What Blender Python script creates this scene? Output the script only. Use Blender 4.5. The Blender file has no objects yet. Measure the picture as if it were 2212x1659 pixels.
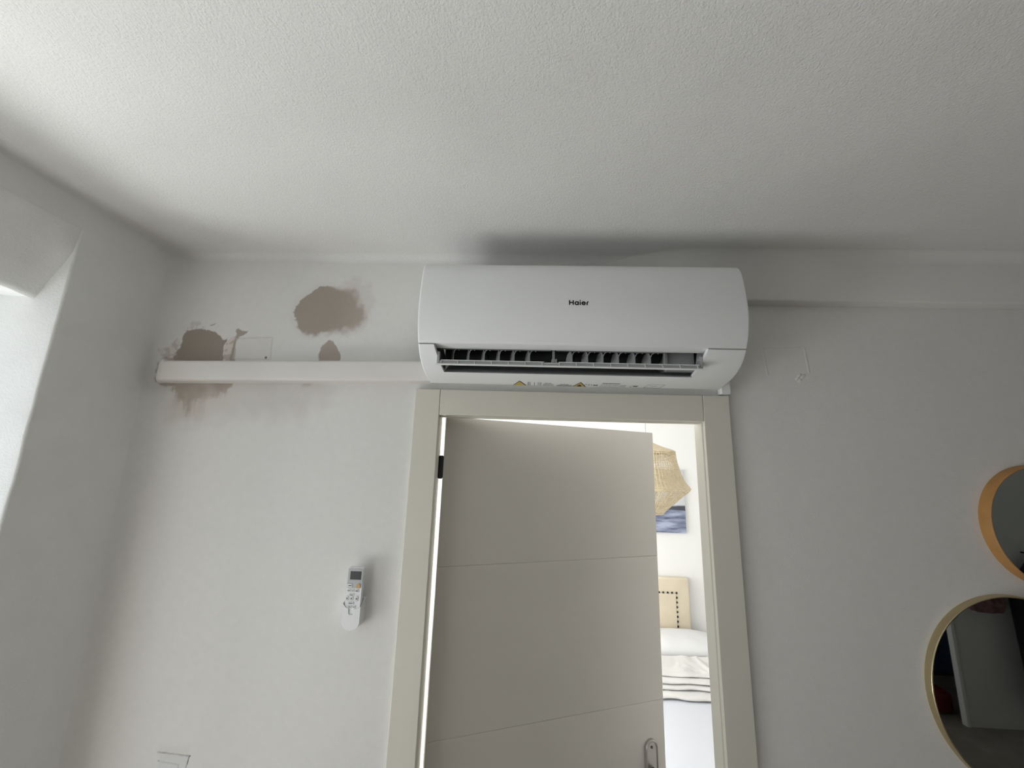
import bpy, bmesh, math, random
from mathutils import Vector, Matrix, noise
C = bpy.context.scene.collection
SC = bpy.context.scene
random.seed(7)
PI = math.pi

# ------------------------------------------------------------------ camera, world, light, exposure
cam_d = bpy.data.cameras.new('camera'); cam = bpy.data.objects.new('camera', cam_d); C.objects.link(cam)
cam_d.sensor_fit = 'HORIZONTAL'; cam_d.sensor_width = 36.0
cam_d.lens = 36.0 * 831.0 / 2212.0; cam_d.clip_start = 0.02; cam_d.clip_end = 60
def _n(v): return Vector(v).normalized()
_f = 831.0
UPc = _n((130, -4217.5, _f)); _dx = -20700.0
XC = -_n((_dx, (130 * _dx + _f * _f) / 4217.5, _f)); YC = UPc.cross(XC)
if YC.z < 0: YC = -YC
# rows of the world axes in camera coordinates (x right, y down, z forward)
def w_of(c): return Vector((XC.dot(c), YC.dot(c), UPc.dot(c)))
right = w_of(Vector((1, 0, 0))); up = w_of(Vector((0, -1, 0))); back = w_of(Vector((0, 0, -1)))
cam.matrix_world = Matrix(((right.x, up.x, back.x, 0.0), (right.y, up.y, back.y, -1.22), (right.z, up.z, back.z, 1.90), (0, 0, 0, 1)))
SC.camera = cam

world = bpy.data.worlds.new('world'); SC.world = world; world.use_nodes = True
bg = world.node_tree.nodes['Background']; bg.inputs[0].default_value = (0.80, 0.90, 1.0, 1); bg.inputs[1].default_value = 1.2

SC.view_settings.view_transform = 'Standard'; SC.view_settings.look = 'None'
SC.view_settings.gamma = 1.0; SC.view_settings.use_curve_mapping = False
SC.view_settings.exposure = 0.08

def area(name, loc, direction, sx, sy, power, color, spread=PI):
    l = bpy.data.lights.new(name, 'AREA'); l.shape = 'RECTANGLE'; l.size = sx; l.size_y = sy
    l.energy = power; l.color = color; l.spread = spread
    o = bpy.data.objects.new(name, l); C.objects.link(o); o.location = loc
    o.rotation_euler = Vector(direction).to_track_quat('-Z', 'Y').to_euler()
    return o
# daylight through the tall window in the left wall, the light thrown up by the sunlit balcony, the bedroom's own window
area('window_daylight', (-3.0, -0.90, 0.30), (1, 0, 0.3), 1.4, 1.0, 50, (0.985, 1.0, 0.99))
area('side_daylight', (-3.0, 0.60, 0.40), (1, -0.5, 0.3), 1.4, 1.2, 108, (0.985, 1.0, 0.99))
area('rear_fill', (1.0, -3.58, 1.6), (0, 1.0, 0.0), 1.4, 1.2, 2.6, (0.985, 1.0, 1.0))  # added fill from behind the camera, brightens front-facing surfaces; no known window there
area('bedroom_daylight', (-1.42, 1.25, 1.45), (1, 0.0, 0.05), 1.7, 1.5, 58, (1.0, 0.995, 0.98))
sun_d = bpy.data.lights.new('sun', 'SUN'); sun_d.energy = 18.5; sun_d.angle = 0.02; sun_d.color = (1.0, 0.97, 0.92)
sun = bpy.data.objects.new('sun', sun_d); C.objects.link(sun); sun.rotation_euler = Vector((0.52, -0.22, -0.83)).to_track_quat('-Z', 'Y').to_euler()

# ------------------------------------------------------------------ helpers
def link(name, me, mat=None, parent=None, smooth=False):
    o = bpy.data.objects.new(name, me); C.objects.link(o)
    if mat is not None:
        for m in (mat if isinstance(mat, (list, tuple)) else [mat]): me.materials.append(m)
    if parent is not None: o.parent = parent
    if smooth:
        for p in me.polygons: p.use_smooth = True
    return o
def obj(name, bm, mat=None, parent=None, smooth=False, weld=False):
    if weld: bmesh.ops.remove_doubles(bm, verts=bm.verts, dist=1e-5)
    bmesh.ops.recalc_face_normals(bm, faces=bm.faces)
    me = bpy.data.meshes.new(name); bm.to_mesh(me); bm.free()
    return link(name, me, mat, parent, smooth)
def tag(o, label=None, cat=None, group=None, kind=None):
    if label: o['label'] = label
    if cat: o['category'] = cat
    if group: o['group'] = group
    if kind: o['kind'] = kind
    return o
def empty(name, loc=(0, 0, 0)):
    o = bpy.data.objects.new(name, None); C.objects.link(o); o.location = loc; o.empty_display_size = 0.05
    return o
def keep(child, parent):
    child.parent = parent; child.matrix_parent_inverse = Matrix.Translation(-Vector(parent.location)); return child
def box(bm, x0, x1, y0, y1, z0, z1, bev=0.0, seg=2, M=None):
    r = bmesh.ops.create_cube(bm, size=1.0)
    for v in r['verts']:
        v.co = Vector(((x0 + x1) / 2 + v.co.x * (x1 - x0), (y0 + y1) / 2 + v.co.y * (y1 - y0), (z0 + z1) / 2 + v.co.z * (z1 - z0)))
    vs = r['verts']
    if bev > 0:
        es = list({e for v in vs for e in v.link_edges})
        g = bmesh.ops.bevel(bm, geom=es, offset=bev, segments=seg, profile=0.5, affect='EDGES')
        vs = list(set(g['verts']) | {v for v in vs if v.is_valid})
    if M is not None:
        for v in vs: v.co = M @ v.co
    return vs
def boxo(name, d, mat, parent=None, bev=0.0, smooth=False, seg=2):
    bm = bmesh.new(); box(bm, *d, bev=bev, seg=seg); return obj(name, bm, mat, parent, smooth)
def tube(bm, pts, r, n=8, cap=True):
    rings = []
    for i, p in enumerate(pts):
        p = Vector(p); a = Vector(pts[max(i - 1, 0)]); b = Vector(pts[min(i + 1, len(pts) - 1)])
        t = (b - a).normalized(); ref = Vector((0, 0, 1)) if abs(t.z) < 0.9 else Vector((1, 0, 0))
        u = t.cross(ref).normalized(); w = t.cross(u)
        rr = r[i] if isinstance(r, (list, tuple)) else r
        rings.append([bm.verts.new(p + u * math.cos(k * 2 * PI / n) * rr + w * math.sin(k * 2 * PI / n) * rr) for k in range(n)])
    for A, B in zip(rings, rings[1:]):
        for k in range(n): bm.faces.new((A[k], A[(k + 1) % n], B[(k + 1) % n], B[k]))
    if cap:
        bm.faces.new(rings[0][::-1]); bm.faces.new(rings[-1])
def prism(bm, poly, fn0, fn1):
    """extrude a 2-D polygon between the two placements fn0 and fn1"""
    A = [bm.verts.new(fn0(*p)) for p in poly]; B = [bm.verts.new(fn1(*p)) for p in poly]
    n = len(poly)
    bm.faces.new(A); bm.faces.new(B[::-1])
    for k in range(n): bm.faces.new((A[k], A[(k + 1) % n], B[(k + 1) % n], B[k]))
def bevel_all(bm, off, seg=2, angle=0.5):
    es = [e for e in bm.edges if len(e.link_faces) == 2 and e.calc_face_angle(0) > angle]
    bmesh.ops.bevel(bm, geom=es, offset=off, segments=seg, profile=0.5, affect='EDGES')
def rrect(x0, x1, y0, y1, r, n=5):
    pts = []
    for cx, cy, a0 in ((x1 - r, y1 - r, 0), (x0 + r, y1 - r, 90), (x0 + r, y0 + r, 180), (x1 - r, y0 + r, 270)):
        for k in range(n + 1):
            a = math.radians(a0 + 90 * k / n); pts.append((cx + r * math.cos(a), cy + r * math.sin(a)))
    return pts

# ------------------------------------------------------------------ materials
def mat(name, col, rough=0.5, bump=None, vary=None, metallic=0.0, spec=0.5, attr=None, emit=None):
    """bump = list of (scale, distance, detail); vary = (scale, amount)"""
    m = bpy.data.materials.new(name); m.use_nodes = True; nt = m.node_tree; b = nt.nodes['Principled BSDF']
    N, L = nt.nodes, nt.links
    b.inputs['Base Color'].default_value = (*col, 1); b.inputs['Roughness'].default_value = rough
    b.inputs['Metallic'].default_value = metallic; b.inputs['Specular IOR Level'].default_value = spec
    tc = N.new('ShaderNodeTexCoord'); src = None
    if attr:
        a = N.new('ShaderNodeVertexColor'); a.layer_name = attr; src = a.outputs['Color']
    if vary:
        nz = N.new('ShaderNodeTexNoise'); nz.inputs['Scale'].default_value = vary[0]; nz.inputs['Detail'].default_value = 5
        L.new(tc.outputs['Object'], nz.inputs['Vector'])
        mr = N.new('ShaderNodeMapRange'); mr.inputs['From Min'].default_value = 0.3; mr.inputs['From Max'].default_value = 0.7
        mr.inputs['To Min'].default_value = 1 - vary[1]; mr.inputs['To Max'].default_value = 1.0
        L.new(nz.outputs['Fac'], mr.inputs['Value'])
        mx = N.new('ShaderNodeMix'); mx.data_type = 'RGBA'; mx.blend_type = 'MULTIPLY'; mx.inputs['Factor'].default_value = 1
        if src is not None: L.new(src, mx.inputs[6])
        else: mx.inputs[6].default_value = (*col, 1)
        L.new(mr.outputs['Result'], mx.inputs[7]); src = mx.outputs[2]
    if src is not None: L.new(src, b.inputs['Base Color'])
    if bump:
        last = None
        for sc, dist, det in bump:
            nz = N.new('ShaderNodeTexNoise'); nz.inputs['Scale'].default_value = sc; nz.inputs['Detail'].default_value = det
            nz.inputs['Roughness'].default_value = 0.55
            L.new(tc.outputs['Object'], nz.inputs['Vector'])
            bp = N.new('ShaderNodeBump'); bp.inputs['Strength'].default_value = 1.0; bp.inputs['Distance'].default_value = dist
            L.new(nz.outputs['Fac'], bp.inputs['Height'])
            if last is not None: L.new(last, bp.inputs['Normal'])
            last = bp.outputs['Normal']
        L.new(last, b.inputs['Normal'])
    if emit:
        b.inputs['Emission Color'].default_value = (*emit[0], 1); b.inputs['Emission Strength'].default_value = emit[1]
    return m
WALLC = (0.81, 0.80, 0.775)
M_wall = mat('wall_paint', WALLC, 0.75, bump=[(9, 0.0016, 2), (260, 0.0006, 2)], vary=(3, 0.02), spec=0.2)
M_wallA = mat('wall_paint_stained', WALLC, 0.8, bump=[(9, 0.0016, 2), (260, 0.0006, 2)], attr='paint', vary=(40, 0.03), spec=0.2)
M_ceil = mat('ceiling_paint', (0.80, 0.795, 0.775), 0.7, bump=[(2.5, 0.010, 1), (260, 0.0016, 2), (16, 0.0012, 2)], vary=(2, 0.04), spec=0.25)
M_reveal = mat('reveal_plaster', (0.82, 0.82, 0.80), 0.8, bump=[(30, 0.0016, 3), (220, 0.0008, 2)], vary=(12, 0.04), spec=0.2)
M_dim = mat('grey_wall_paint', (0.55, 0.56, 0.53), 0.8, bump=[(200, 0.001, 2)], spec=0.2)
M_bed = mat('bedroom_paint', (0.88, 0.88, 0.865), 0.8, bump=[(150, 0.0002, 2)], spec=0.2)
M_floor = mat('floor_wood', (0.28, 0.25, 0.215), 0.45, bump=[(30, 0.002, 3)], vary=(6, 0.3))
M_tile = mat('pale_tile', (0.72, 0.71, 0.68), 0.4, vary=(3, 0.06))
M_cas = mat('cream_lacquer', (0.74, 0.715, 0.625), 0.42, bump=[(300, 0.00012, 2)], vary=(8, 0.02), spec=0.35)
M_leaf = mat('door_lacquer', (0.66, 0.63, 0.575), 0.45, bump=[(250, 0.00012, 2)], vary=(5, 0.02), spec=0.3)
M_ac = mat('white_plastic', (0.875, 0.885, 0.885), 0.34, spec=0.45)
M_acg = mat('grey_plastic', (0.30, 0.31, 0.31), 0.4, spec=0.4)
M_flap = mat('louver_plastic', (0.42, 0.43, 0.43), 0.35, spec=0.4)
M_dark = mat('dark_duct_plastic', (0.03, 0.032, 0.034), 0.5, spec=0.3)
M_black = mat('black_print', (0.006, 0.006, 0.007), 0.4)
M_yel = mat('yellow_print', (0.62, 0.45, 0.10), 0.5)
M_grey = mat('grey_print', (0.40, 0.41, 0.41), 0.5)
M_dgrey = mat('dark_grey_print', (0.13, 0.135, 0.14), 0.5)
M_trunk = mat('trunking_plastic', (0.80, 0.77, 0.735), 0.5, bump=[(120, 0.0004, 2)], vary=(10, 0.03), spec=0.3)
M_rem = mat('remote_plastic', (0.86, 0.865, 0.87), 0.35)
M_bez = mat('remote_silver', (0.45, 0.46, 0.475), 0.3, metallic=0.2)
M_lcd = mat('remote_screen', (0.045, 0.055, 0.05), 0.25)
M_or = mat('orange_button', (0.62, 0.36, 0.13), 0.5)
M_btn = mat('button_rubber', (0.74, 0.745, 0.75), 0.5)
M_glyph = mat('button_print', (0.12, 0.12, 0.125), 0.5)
M_gold = mat('brushed_gold', (0.60, 0.50, 0.31), 0.3, metallic=1.0, bump=[(300, 0.0003, 2)])
M_bronze = mat('warm_wood_rim', (0.52, 0.27, 0.09), 0.5, vary=(30, 0.12), spec=0.4)
M_mirror = mat('mirror_glass', (0.80, 0.82, 0.81), 0.015, metallic=1.0)
M_iron = mat('black_iron', (0.012, 0.012, 0.013), 0.4)
M_plate = mat('satin_nickel', (0.42, 0.40, 0.37), 0.38, metallic=0.65)
M_brn = mat('bronze_lever', (0.10, 0.07, 0.055), 0.35, metallic=0.6)
M_head = mat('beige_fabric', (0.80, 0.71, 0.55), 0.9, bump=[(500, 0.0008, 2)], vary=(6, 0.1), spec=0.1)
M_linen = mat('white_linen', (0.76, 0.765, 0.77), 0.9, bump=[(600, 0.0004, 2)], spec=0.1)
M_quilt = mat('cream_quilt', (0.72, 0.715, 0.695), 0.9, bump=[(400, 0.0005, 2)], vary=(5, 0.05), spec=0.1)
M_sheet = mat('cool_sheet', (0.62, 0.64, 0.69), 0.9, bump=[(400, 0.0004, 2)], spec=0.1)
M_rattan = mat('rattan', (0.86, 0.74, 0.52), 0.65, vary=(60, 0.15), spec=0.2)
M_cord = mat('grey_cord', (0.55, 0.55, 0.55), 0.6)
M_wframe = mat('window_frame_white', (0.8, 0.8, 0.8), 0.4)
M_blue = mat('navy_cloth', (0.012, 0.03, 0.075), 0.9, bump=[(20, 0.01, 2)])
M_coat = mat('black_cloth', (0.004, 0.004, 0.005), 0.95, bump=[(20, 0.01, 2)])
M_red = mat('dark_red_leather', (0.12, 0.008, 0.01), 0.5)
M_pink = mat('dusky_pink_wool', (0.20, 0.09, 0.10), 0.9, vary=(30, 0.7))
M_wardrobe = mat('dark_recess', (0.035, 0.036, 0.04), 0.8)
M_trim = mat('white_trim', (0.6, 0.6, 0.58), 0.5)

M_glass = bpy.data.materials.new('window_glass'); M_glass.use_nodes = True
_nt = M_glass.node_tree; _nt.nodes.clear()
_o = _nt.nodes.new('ShaderNodeOutputMaterial'); _t = _nt.nodes.new('ShaderNodeBsdfTransparent'); _g = _nt.nodes.new('ShaderNodeBsdfGlossy')
_g.inputs['Roughness'].default_value = 0.02; _mx = _nt.nodes.new('ShaderNodeMixShader'); _mx.inputs[0].default_value = 0.05
_nt.links.new(_t.outputs[0], _mx.inputs[1]); _nt.links.new(_g.outputs[0], _mx.inputs[2]); _nt.links.new(_mx.outputs[0], _o.inputs[0])

# painting: pale sky over a dark horizon and streaked blue-grey water
M_art = bpy.data.materials.new('seascape_paint'); M_art.use_nodes = True
nt = M_art.node_tree; N, L = nt.nodes, nt.links; b = N['Principled BSDF']; b.inputs['Roughness'].default_value = 0.6
tc = N.new('ShaderNodeTexCoord'); mp = N.new('ShaderNodeMapping'); mp.inputs['Scale'].default_value = (3, 1, 17)
L.new(tc.outputs['Object'], mp.inputs['Vector'])
nz = N.new('ShaderNodeTexNoise'); nz.inputs['Scale'].default_value = 1.4; nz.inputs['Detail'].default_value = 5; L.new(mp.outputs[0], nz.inputs['Vector'])
cr = N.new('ShaderNodeValToRGB'); cr.color_ramp.elements[0].position = 0.36; cr.color_ramp.elements[0].color = (0.07, 0.085, 0.15, 1)
cr.color_ramp.elements[1].position = 0.62; cr.color_ramp.elements[1].color = (0.42, 0.47, 0.62, 1); L.new(nz.outputs['Fac'], cr.inputs[0])
sx = N.new('ShaderNodeSeparateXYZ'); L.new(tc.outputs['Object'], sx.inputs[0])
ad = N.new('ShaderNodeMath'); ad.operation = 'MULTIPLY_ADD'; ad.inputs[1].default_value = 0.05; L.new(nz.outputs['Fac'], ad.inputs[0]); L.new(sx.outputs['Z'], ad.inputs[2])
c2 = N.new('ShaderNodeValToRGB'); e = c2.color_ramp.elements
mr = N.new('ShaderNodeMapRange'); mr.inputs['From Min'].default_value = -0.27; mr.inputs['From Max'].default_value = 0.30; L.new(ad.outputs[0], mr.inputs['Value'])
e[0].position = 0.0; e[0].color = (0, 0, 0, 1); e[1].position = 0.375; e[1].color = (0, 0, 0, 1)
for p_, c_ in ((0.39, (0.5, 0, 0, 1)), (0.43, (0.5, 0, 0, 1)), (0.46, (1, 0, 0, 1))):
    k = e.new(p_); k.color = c_
L.new(mr.outputs[0], c2.inputs[0]); sp = N.new('ShaderNodeSeparateColor'); L.new(c2.outputs[0], sp.inputs[0])
c3 = N.new('ShaderNodeValToRGB'); e3 = c3.color_ramp.elements; e3[0].position = 0.0; e3[0].color = (0, 0, 0, 1); e3[1].position = 0.5; e3[1].color = (1, 1, 1, 1)
m1 = N.new('ShaderNodeMix'); m1.data_type = 'RGBA'; m2 = N.new('ShaderNodeMix'); m2.data_type = 'RGBA'
f1 = N.new('ShaderNodeMath'); f1.operation = 'MULTIPLY'; f1.inputs[1].default_value = 2.0; f1.use_clamp = True; L.new(sp.outputs[0], f1.inputs[0])
f2 = N.new('ShaderNodeMath'); f2.operation = 'MULTIPLY_ADD'; f2.inputs[1].default_value = 2.0; f2.inputs[2].default_value = -1.0; f2.use_clamp = True; L.new(sp.outputs[0], f2.inputs[0])
L.new(cr.outputs[0], m1.inputs[6]); m1.inputs[7].default_value = (0.06, 0.065, 0.09, 1); L.new(f1.outputs[0], m1.inputs[0])
L.new(m1.outputs[2], m2.inputs[6]); m2.inputs[7].default_value = (0.60, 0.61, 0.63, 1); L.new(f2.outputs[0], m2.inputs[0])
L.new(m2.outputs[2], b.inputs['Base Color'])

# ------------------------------------------------------------------ the wall with the door: painted, patched plaster
def sdf(poly, x, z):
    d = 1e9; inside = False; n = len(poly); j = n - 1
    for i in range(n):
        xi, zi = poly[i]; xj, zj = poly[j]
        ex, ez = xj - xi, zj - zi; wx, wz = x - xi, z - zi
        t = max(0.0, min(1.0, (wx * ex + wz * ez) / (ex * ex + ez * ez + 1e-12)))
        dx, dz = wx - ex * t, wz - ez * t; d = min(d, dx * dx + dz * dz)
        if (zi > z) != (zj > z) and x < (xj - xi) * (z - zi) / (zj - zi) + xi: inside = not inside
        j = i
    d = math.sqrt(d); return -d if inside else d
def seg_d(ax, az, bx, bz, x, z):
    ex, ez = bx - ax, bz - az; t = max(0, min(1, ((x - ax) * ex + (z - az) * ez) / (ex * ex + ez * ez)))
    return math.hypot(x - ax - ex * t, z - az - ez * t)
def sm(a, b_, v):
    t = max(0.0, min(1.0, (v - a) / (b_ - a))); return t * t * (3 - 2 * t)
pA = [(-0.8, 2.398), (-0.781, 2.426), (-0.75, 2.451), (-0.73, 2.468), (-0.703, 2.475), (-0.67, 2.466), (-0.632, 2.46), (-0.605, 2.462), (-0.587, 2.425), (-0.576, 2.401), (-0.56, 2.383), (-0.555, 2.355), (-0.572, 2.327), (-0.615, 2.31), (-0.668, 2.304), (-0.694, 2.299), (-0.729, 2.294), (-0.762, 2.3), (-0.782, 2.318), (-0.797, 2.346), (-0.806, 2.374)]
pB = [(-1.195, 2.180), (-1.198, 2.205), (-1.19, 2.232), (-1.181, 2.255), (-1.182, 2.292), (-1.172, 2.3), (-1.145, 2.307), (-1.113, 2.305), (-1.07, 2.299), (-1.049, 2.283), (-1.033, 2.272), (-1.021, 2.281), (-1.024, 2.272), (-1.032, 2.249), (-1.029, 2.208), (-1.026, 2.180)]
pS = [(-1.002, 2.185), (-1.004, 2.209), (-0.999, 2.259), (-0.997, 2.286), (-0.999, 2.31), (-0.991, 2.314), (-0.98, 2.305), (-0.957, 2.303), (-0.964, 2.294), (-0.985, 2.282), (-0.992, 2.259), (-0.985, 2.209), (-0.983, 2.185)]
pD = [(-0.697, 2.190), (-0.699, 2.213), (-0.697, 2.251), (-0.681, 2.267), (-0.669, 2.277), (-0.66, 2.274), (-0.644, 2.257), (-0.628, 2.234), (-0.624, 2.214), (-0.622, 2.190)]
pE = [(-1.182, 2.14), (-1.179, 2.102), (-1.163, 2.081), (-1.162, 2.063), (-1.131, 2.051), (-1.115, 2.015), (-1.103, 2.026), (-1.101, 2.056), (-1.08, 2.065), (-1.041, 2.071), (-1.0, 2.085), (-0.977, 2.107), (-0.973, 2.145)]
pH = [(-1.185, 2.14), (-1.169, 1.998), (-1.087, 1.978), (-0.925, 2.009), (-0.71, 2.019), (-0.633, 2.089), (-0.66, 2.16)]
pF = [(-0.75, 2.145), (-0.739, 2.119), (-0.728, 2.116), (-0.715, 2.12), (-0.706, 2.145)]
pK = [(-0.633, 2.462), (-0.668, 2.491), (-0.642, 2.501), (-0.591, 2.504), (-0.543, 2.478), (-0.534, 2.392), (-0.534, 2.341), (-0.563, 2.322)]
pL = [(-1.19, 2.203), (-1.228, 2.200), (-1.236, 2.172), (-1.232, 2.120), (-1.218, 2.106), (-1.17, 2.106)]
pW = [(-1.03, 2.185), (-1.036, 2.24), (-1.02, 2.272), (-0.997, 2.286), (-0.993, 2.25), (-0.985, 2.185)]
pM = [(-1.195, 2.191), (-1.228, 2.200), (-1.240, 2.222), (-1.222, 2.240), (-1.199, 2.273), (-1.181, 2.255), (-1.19, 2.232)]
pT = [(-1.095, 2.322), (-1.072, 2.331), (-1.079, 2.322), (-1.092, 2.319)]
pN = [(-1.180, 2.30), (-1.158, 2.335), (-1.13, 2.340), (-1.114, 2.312), (-1.145, 2.300)]
pG = [(-0.993, 2.205), (-0.993, 2.277), (-0.867, 2.283), (-0.863, 2.205)]
PLAS = (0.41, 0.36, 0.31)
def mixc(a, b_, t): return tuple(a[i] + (b_[i] - a[i]) * t for i in range(3))
def nse(x, z, s, k=0.0): return noise.noise(Vector((x * s, z * s, k)))
def inbb(poly, x, z, m): return min(p[0] for p in poly) - m < x < max(p[0] for p in poly) + m and min(p[1] for p in poly) - m < z < max(p[1] for p in poly) + m
def damp(x, z):
    """paint colour and depth (towards the wall) of the damp, patched zone"""
    c = WALLC; d = 0.0
    j = nse(x, z, 60) * 0.006 + nse(x, z, 160, 3) * 0.003; j2 = nse(x, z, 25, 9) * 0.02
    streak = nse(x * 4, z, 26, 5)
    if inbb(pH, x, z, 0.12):
        t = sm(0.045, -0.05, sdf(pH, x, z) + j2 * 1.5); c = mixc(c, (0.64, 0.59, 0.535), 0.55 * t * (0.8 + 0.3 * nse(x, z, 12)))
    if inbb(pK, x, z, 0.05):
        s = sdf(pK, x, z); t = sm(0.012, -0.02, s + j2 + nse(x, z, 70, 2) * 0.012); c = mixc(c, (0.66, 0.61, 0.56), 0.42 * t)
    if inbb(pM, x, z, 0.03):
        s = sdf(pM, x, z); t = sm(0.004, -0.006, s + j) * (1.0 if nse(x, z, 55, 7) > -0.02 else 0.35); c = mixc(c, (0.50, 0.44, 0.38), 0.55 * t)
    if inbb(pN, x, z, 0.02):
        t = sm(0.002, -0.002, sdf(pN, x, z) + j) * (1 if nse(x, z, 75, 4) > 0.02 else 0.15); c = mixc(c, (0.52, 0.5, 0.46), 0.45 * t)
    if inbb(pW, x, z, 0.02):
        t = sm(0.002, -0.003, sdf(pW, x, z) + j); blot = sm(0.0, 0.15, nse(x, z, 50, 8)); c = mixc(c, mixc((0.75, 0.66, 0.62), (0.45, 0.39, 0.33), blot * 0.8), 0.8 * t)
    if inbb(pA, x, z, 0.05):
        s = sdf(pA, x, z); soft = sm(-0.72, -0.60, x) * 0.016 + sm(2.36, 2.30, z) * 0.008 + 0.0015
        t = sm(soft, -soft, s + j * (0.5 if z > 2.42 else 1.2) + (nse(x, z, 45, 6) * 0.012 if x > -0.64 or z < 2.33 else 0))
        c = mixc(c, mixc(PLAS, (0.50, 0.44, 0.385), 0.5 * sm(-0.68, -0.56, x)), t); d += 0.0012 * t
        halo = sm(0.03, 0.0, s) * (1 - t); c = mixc(c, (0.66, 0.62, 0.56), 0.3 * halo)
    if inbb(pB, x, z, 0.03):
        s = sdf(pB, x, z); t = sm(0.0015, -0.0015, s + j * 0.9); c = mixc(c, tuple(v * 0.9 for v in PLAS), t); d += 0.0014 * t
    for P in (pS, pD, pF):
        if inbb(P, x, z, 0.02):
            s = sdf(P, x, z); k = 0.002 if P is not pF else 0.008
            t = sm(k, -k, s + j * 0.6); c = mixc(c, PLAS if P is pS else (0.44, 0.385, 0.33), t * (0.95 if P is not pF else 0.45)); d += 0.001 * t
    if inbb(pT, x, z, 0.01):
        t = sm(0.001, -0.001, sdf(pT, x, z)); c = mixc(c, (0.4, 0.38, 0.33), t * 0.7)
    if inbb(pE, x, z, 0.06):
        s = sdf(pE, x, z); k = 0.004 + sm(2.11, 2.05, z) * 0.014
        t = sm(k, -k, s + j + streak * 0.012) * (0.78 + 0.3 * nse(x, z, 30)); c = mixc(c, (0.41, 0.345, 0.29), max(0, min(1, t * 0.95)))
        # faint runs below the patch
        if z < 2.06:
            r = sm(-1.20, -1.15, x) * sm(-1.02, -1.08, x) * sm(0.0, 0.5, nse(x, 0, 35) + 0.3) * sm(1.95, 2.05, z) * 0.3; c = mixc(c, (0.52, 0.46, 0.38), r)
    if inbb(pL, x, z, 0.03):
        s = sdf(pL, x, z); t = sm(0.004, -0.002, s + j * 1.1); c = mixc(c, (0.36, 0.31, 0.27), t * 0.7)
    # sealed rectangular patch left of the middle
    g = sdf(pG, x, z)
    if abs(g) < 0.006 and z > 2.2: c = mixc(c, (0.62, 0.56, 0.48), sm(0.0035, 0.0006, abs(g + j * 0.15)) * 0.5); d += 0.0012 * sm(0.003, 0.0005, abs(g))
    if g < 0: c = mixc(c, (0.76, 0.74, 0.70), 0.4); d -= 0.0004
    s = math.hypot(x + 0.879, z - 2.211)
    if s < 0.004: c = (0.22, 0.19, 0.16)
    return c, d
def emboss(x, z):
    j = nse(x, z, 120) * 0.0008; d = 0
    q = [(0.754, 2.273), (0.884, 2.279), (0.890, 2.199), (0.761, 2.190)]
    for (a, b_, w) in ((q[0], q[1], 0.5), (q[1], q[2], 1.0), (q[0], q[3], 1.0)):
        d -= 0.0015 * w * sm(0.0035, 0.0, seg_d(*a, *b_, x, z) + abs(j))
    for (a, b_) in (((0.850, 2.178), (0.862, 2.192)), ((0.866, 2.184), (0.874, 2.190)), ((0.856, 2.170), (0.860, 2.174))):
        d -= 0.003 * sm(0.005, 0.0, seg_d(*a, *b_, x, z) + j * 2)
    return WALLC, d
def outlet(x, z):
    j = nse(x, z, 150) * 0.0012; c = WALLC; d = 0
    for (a, b_, w, k) in (((-1.010, 1.068), (-0.915, 1.064), 0.0030, 0.45), ((-0.917, 1.064), (-0.926, 1.00), 0.0022, 0.92), ((-1.004, 1.048), (-0.943, 1.042), 0.0026, 0.4), ((-0.943, 1.042), (-0.947, 1.00), 0.0022, 0.55)):
        t = sm(w, w * 0.2, seg_d(*a, *b_, x, z) + j); c = mixc(c, (0.05, 0.04, 0.04), min(1, t * k * (0.95 + 0.5 * nse(x, z, 60)))); d += 0.0008 * t
    t = sm(0.03, 0.0, seg_d(-1.0, 1.07, -0.93, 1.075, x, z) + 0.008); c = mixc(c, (0.62, 0.61, 0.59), t * 0.35)
    if -1.0 < x < -0.92 and z < 1.062: c = mixc(c, (0.72, 0.73, 0.74), 0.6); d -= 0.0003
    return c, d
R_C = 0.05; XL = -1.236
def corner_pos(u):
    """the wall bends into the left wall through a soft radius"""
    if u >= XL + R_C: return u, 0.0, (0, -1)
    a = min((XL + R_C - u) / R_C, PI / 2)
    return XL + R_C - R_C * math.sin(a), -R_C + R_C * math.cos(a), (math.sin(a), -math.cos(a))
def wav(x, z): return nse(x, z, 2.2, 11) * 0.0035
WB = bmesh.new(); col = WB.loops.layers.float_color.new('paint')
def section(x0, x1, z0, z1, step, fn=None, stepz=None):
    nx = max(1, round((x1 - x0) / step)); nz_ = max(1, round((z1 - z0) / (stepz or step)))
    G, Cc = [], {}
    for i in range(nx + 1):
        u = x0 + (x1 - x0) * i / nx; X, Y, nn = corner_pos(u); row = []
        for k in range(nz_ + 1):
            z = z0 + (z1 - z0) * k / nz_; c, d = (WALLC, 0.0) if fn is None else fn(u, z)
            v = WB.verts.new((X - nn[0] * d, Y - nn[1] * d, z)); Cc[v] = (*c, 1.0); row.append(v)
        G.append(row)
    for i in range(nx):
        for k in range(nz_):
            f = WB.faces.new((G[i][k], G[i + 1][k], G[i + 1][k + 1], G[i][k + 1])); f.smooth = True
            for l in f.loops: l[col] = Cc[l.vert]
U0 = XL + R_C - R_C * PI / 2; CH = 2.583; XR = 4.60
section(U0, -0.50, 1.96, 2.52, 0.0022, damp); section(U0, -0.50, 2.52, CH, 0.0022, None, 0.063); section(-0.50, -0.30, 1.96, CH, 0.2, None, 0.7)
section(U0, -0.50, 1.10, 1.96, 0.0022, None, 0.86); section(-0.50, -0.30, 1.10, 1.96, 0.2, None, 0.86)
section(U0, -1.03, 1.00, 1.10, 0.0022, None, 0.1); section(-1.03, -0.89, 1.00, 1.10, 0.0016, outlet); section(-0.89, -0.30, 1.00, 1.10, 0.59, None, 0.1)
section(U0, -0.30, 0.0, 1.00, 0.0022, None, 1.0)
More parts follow.
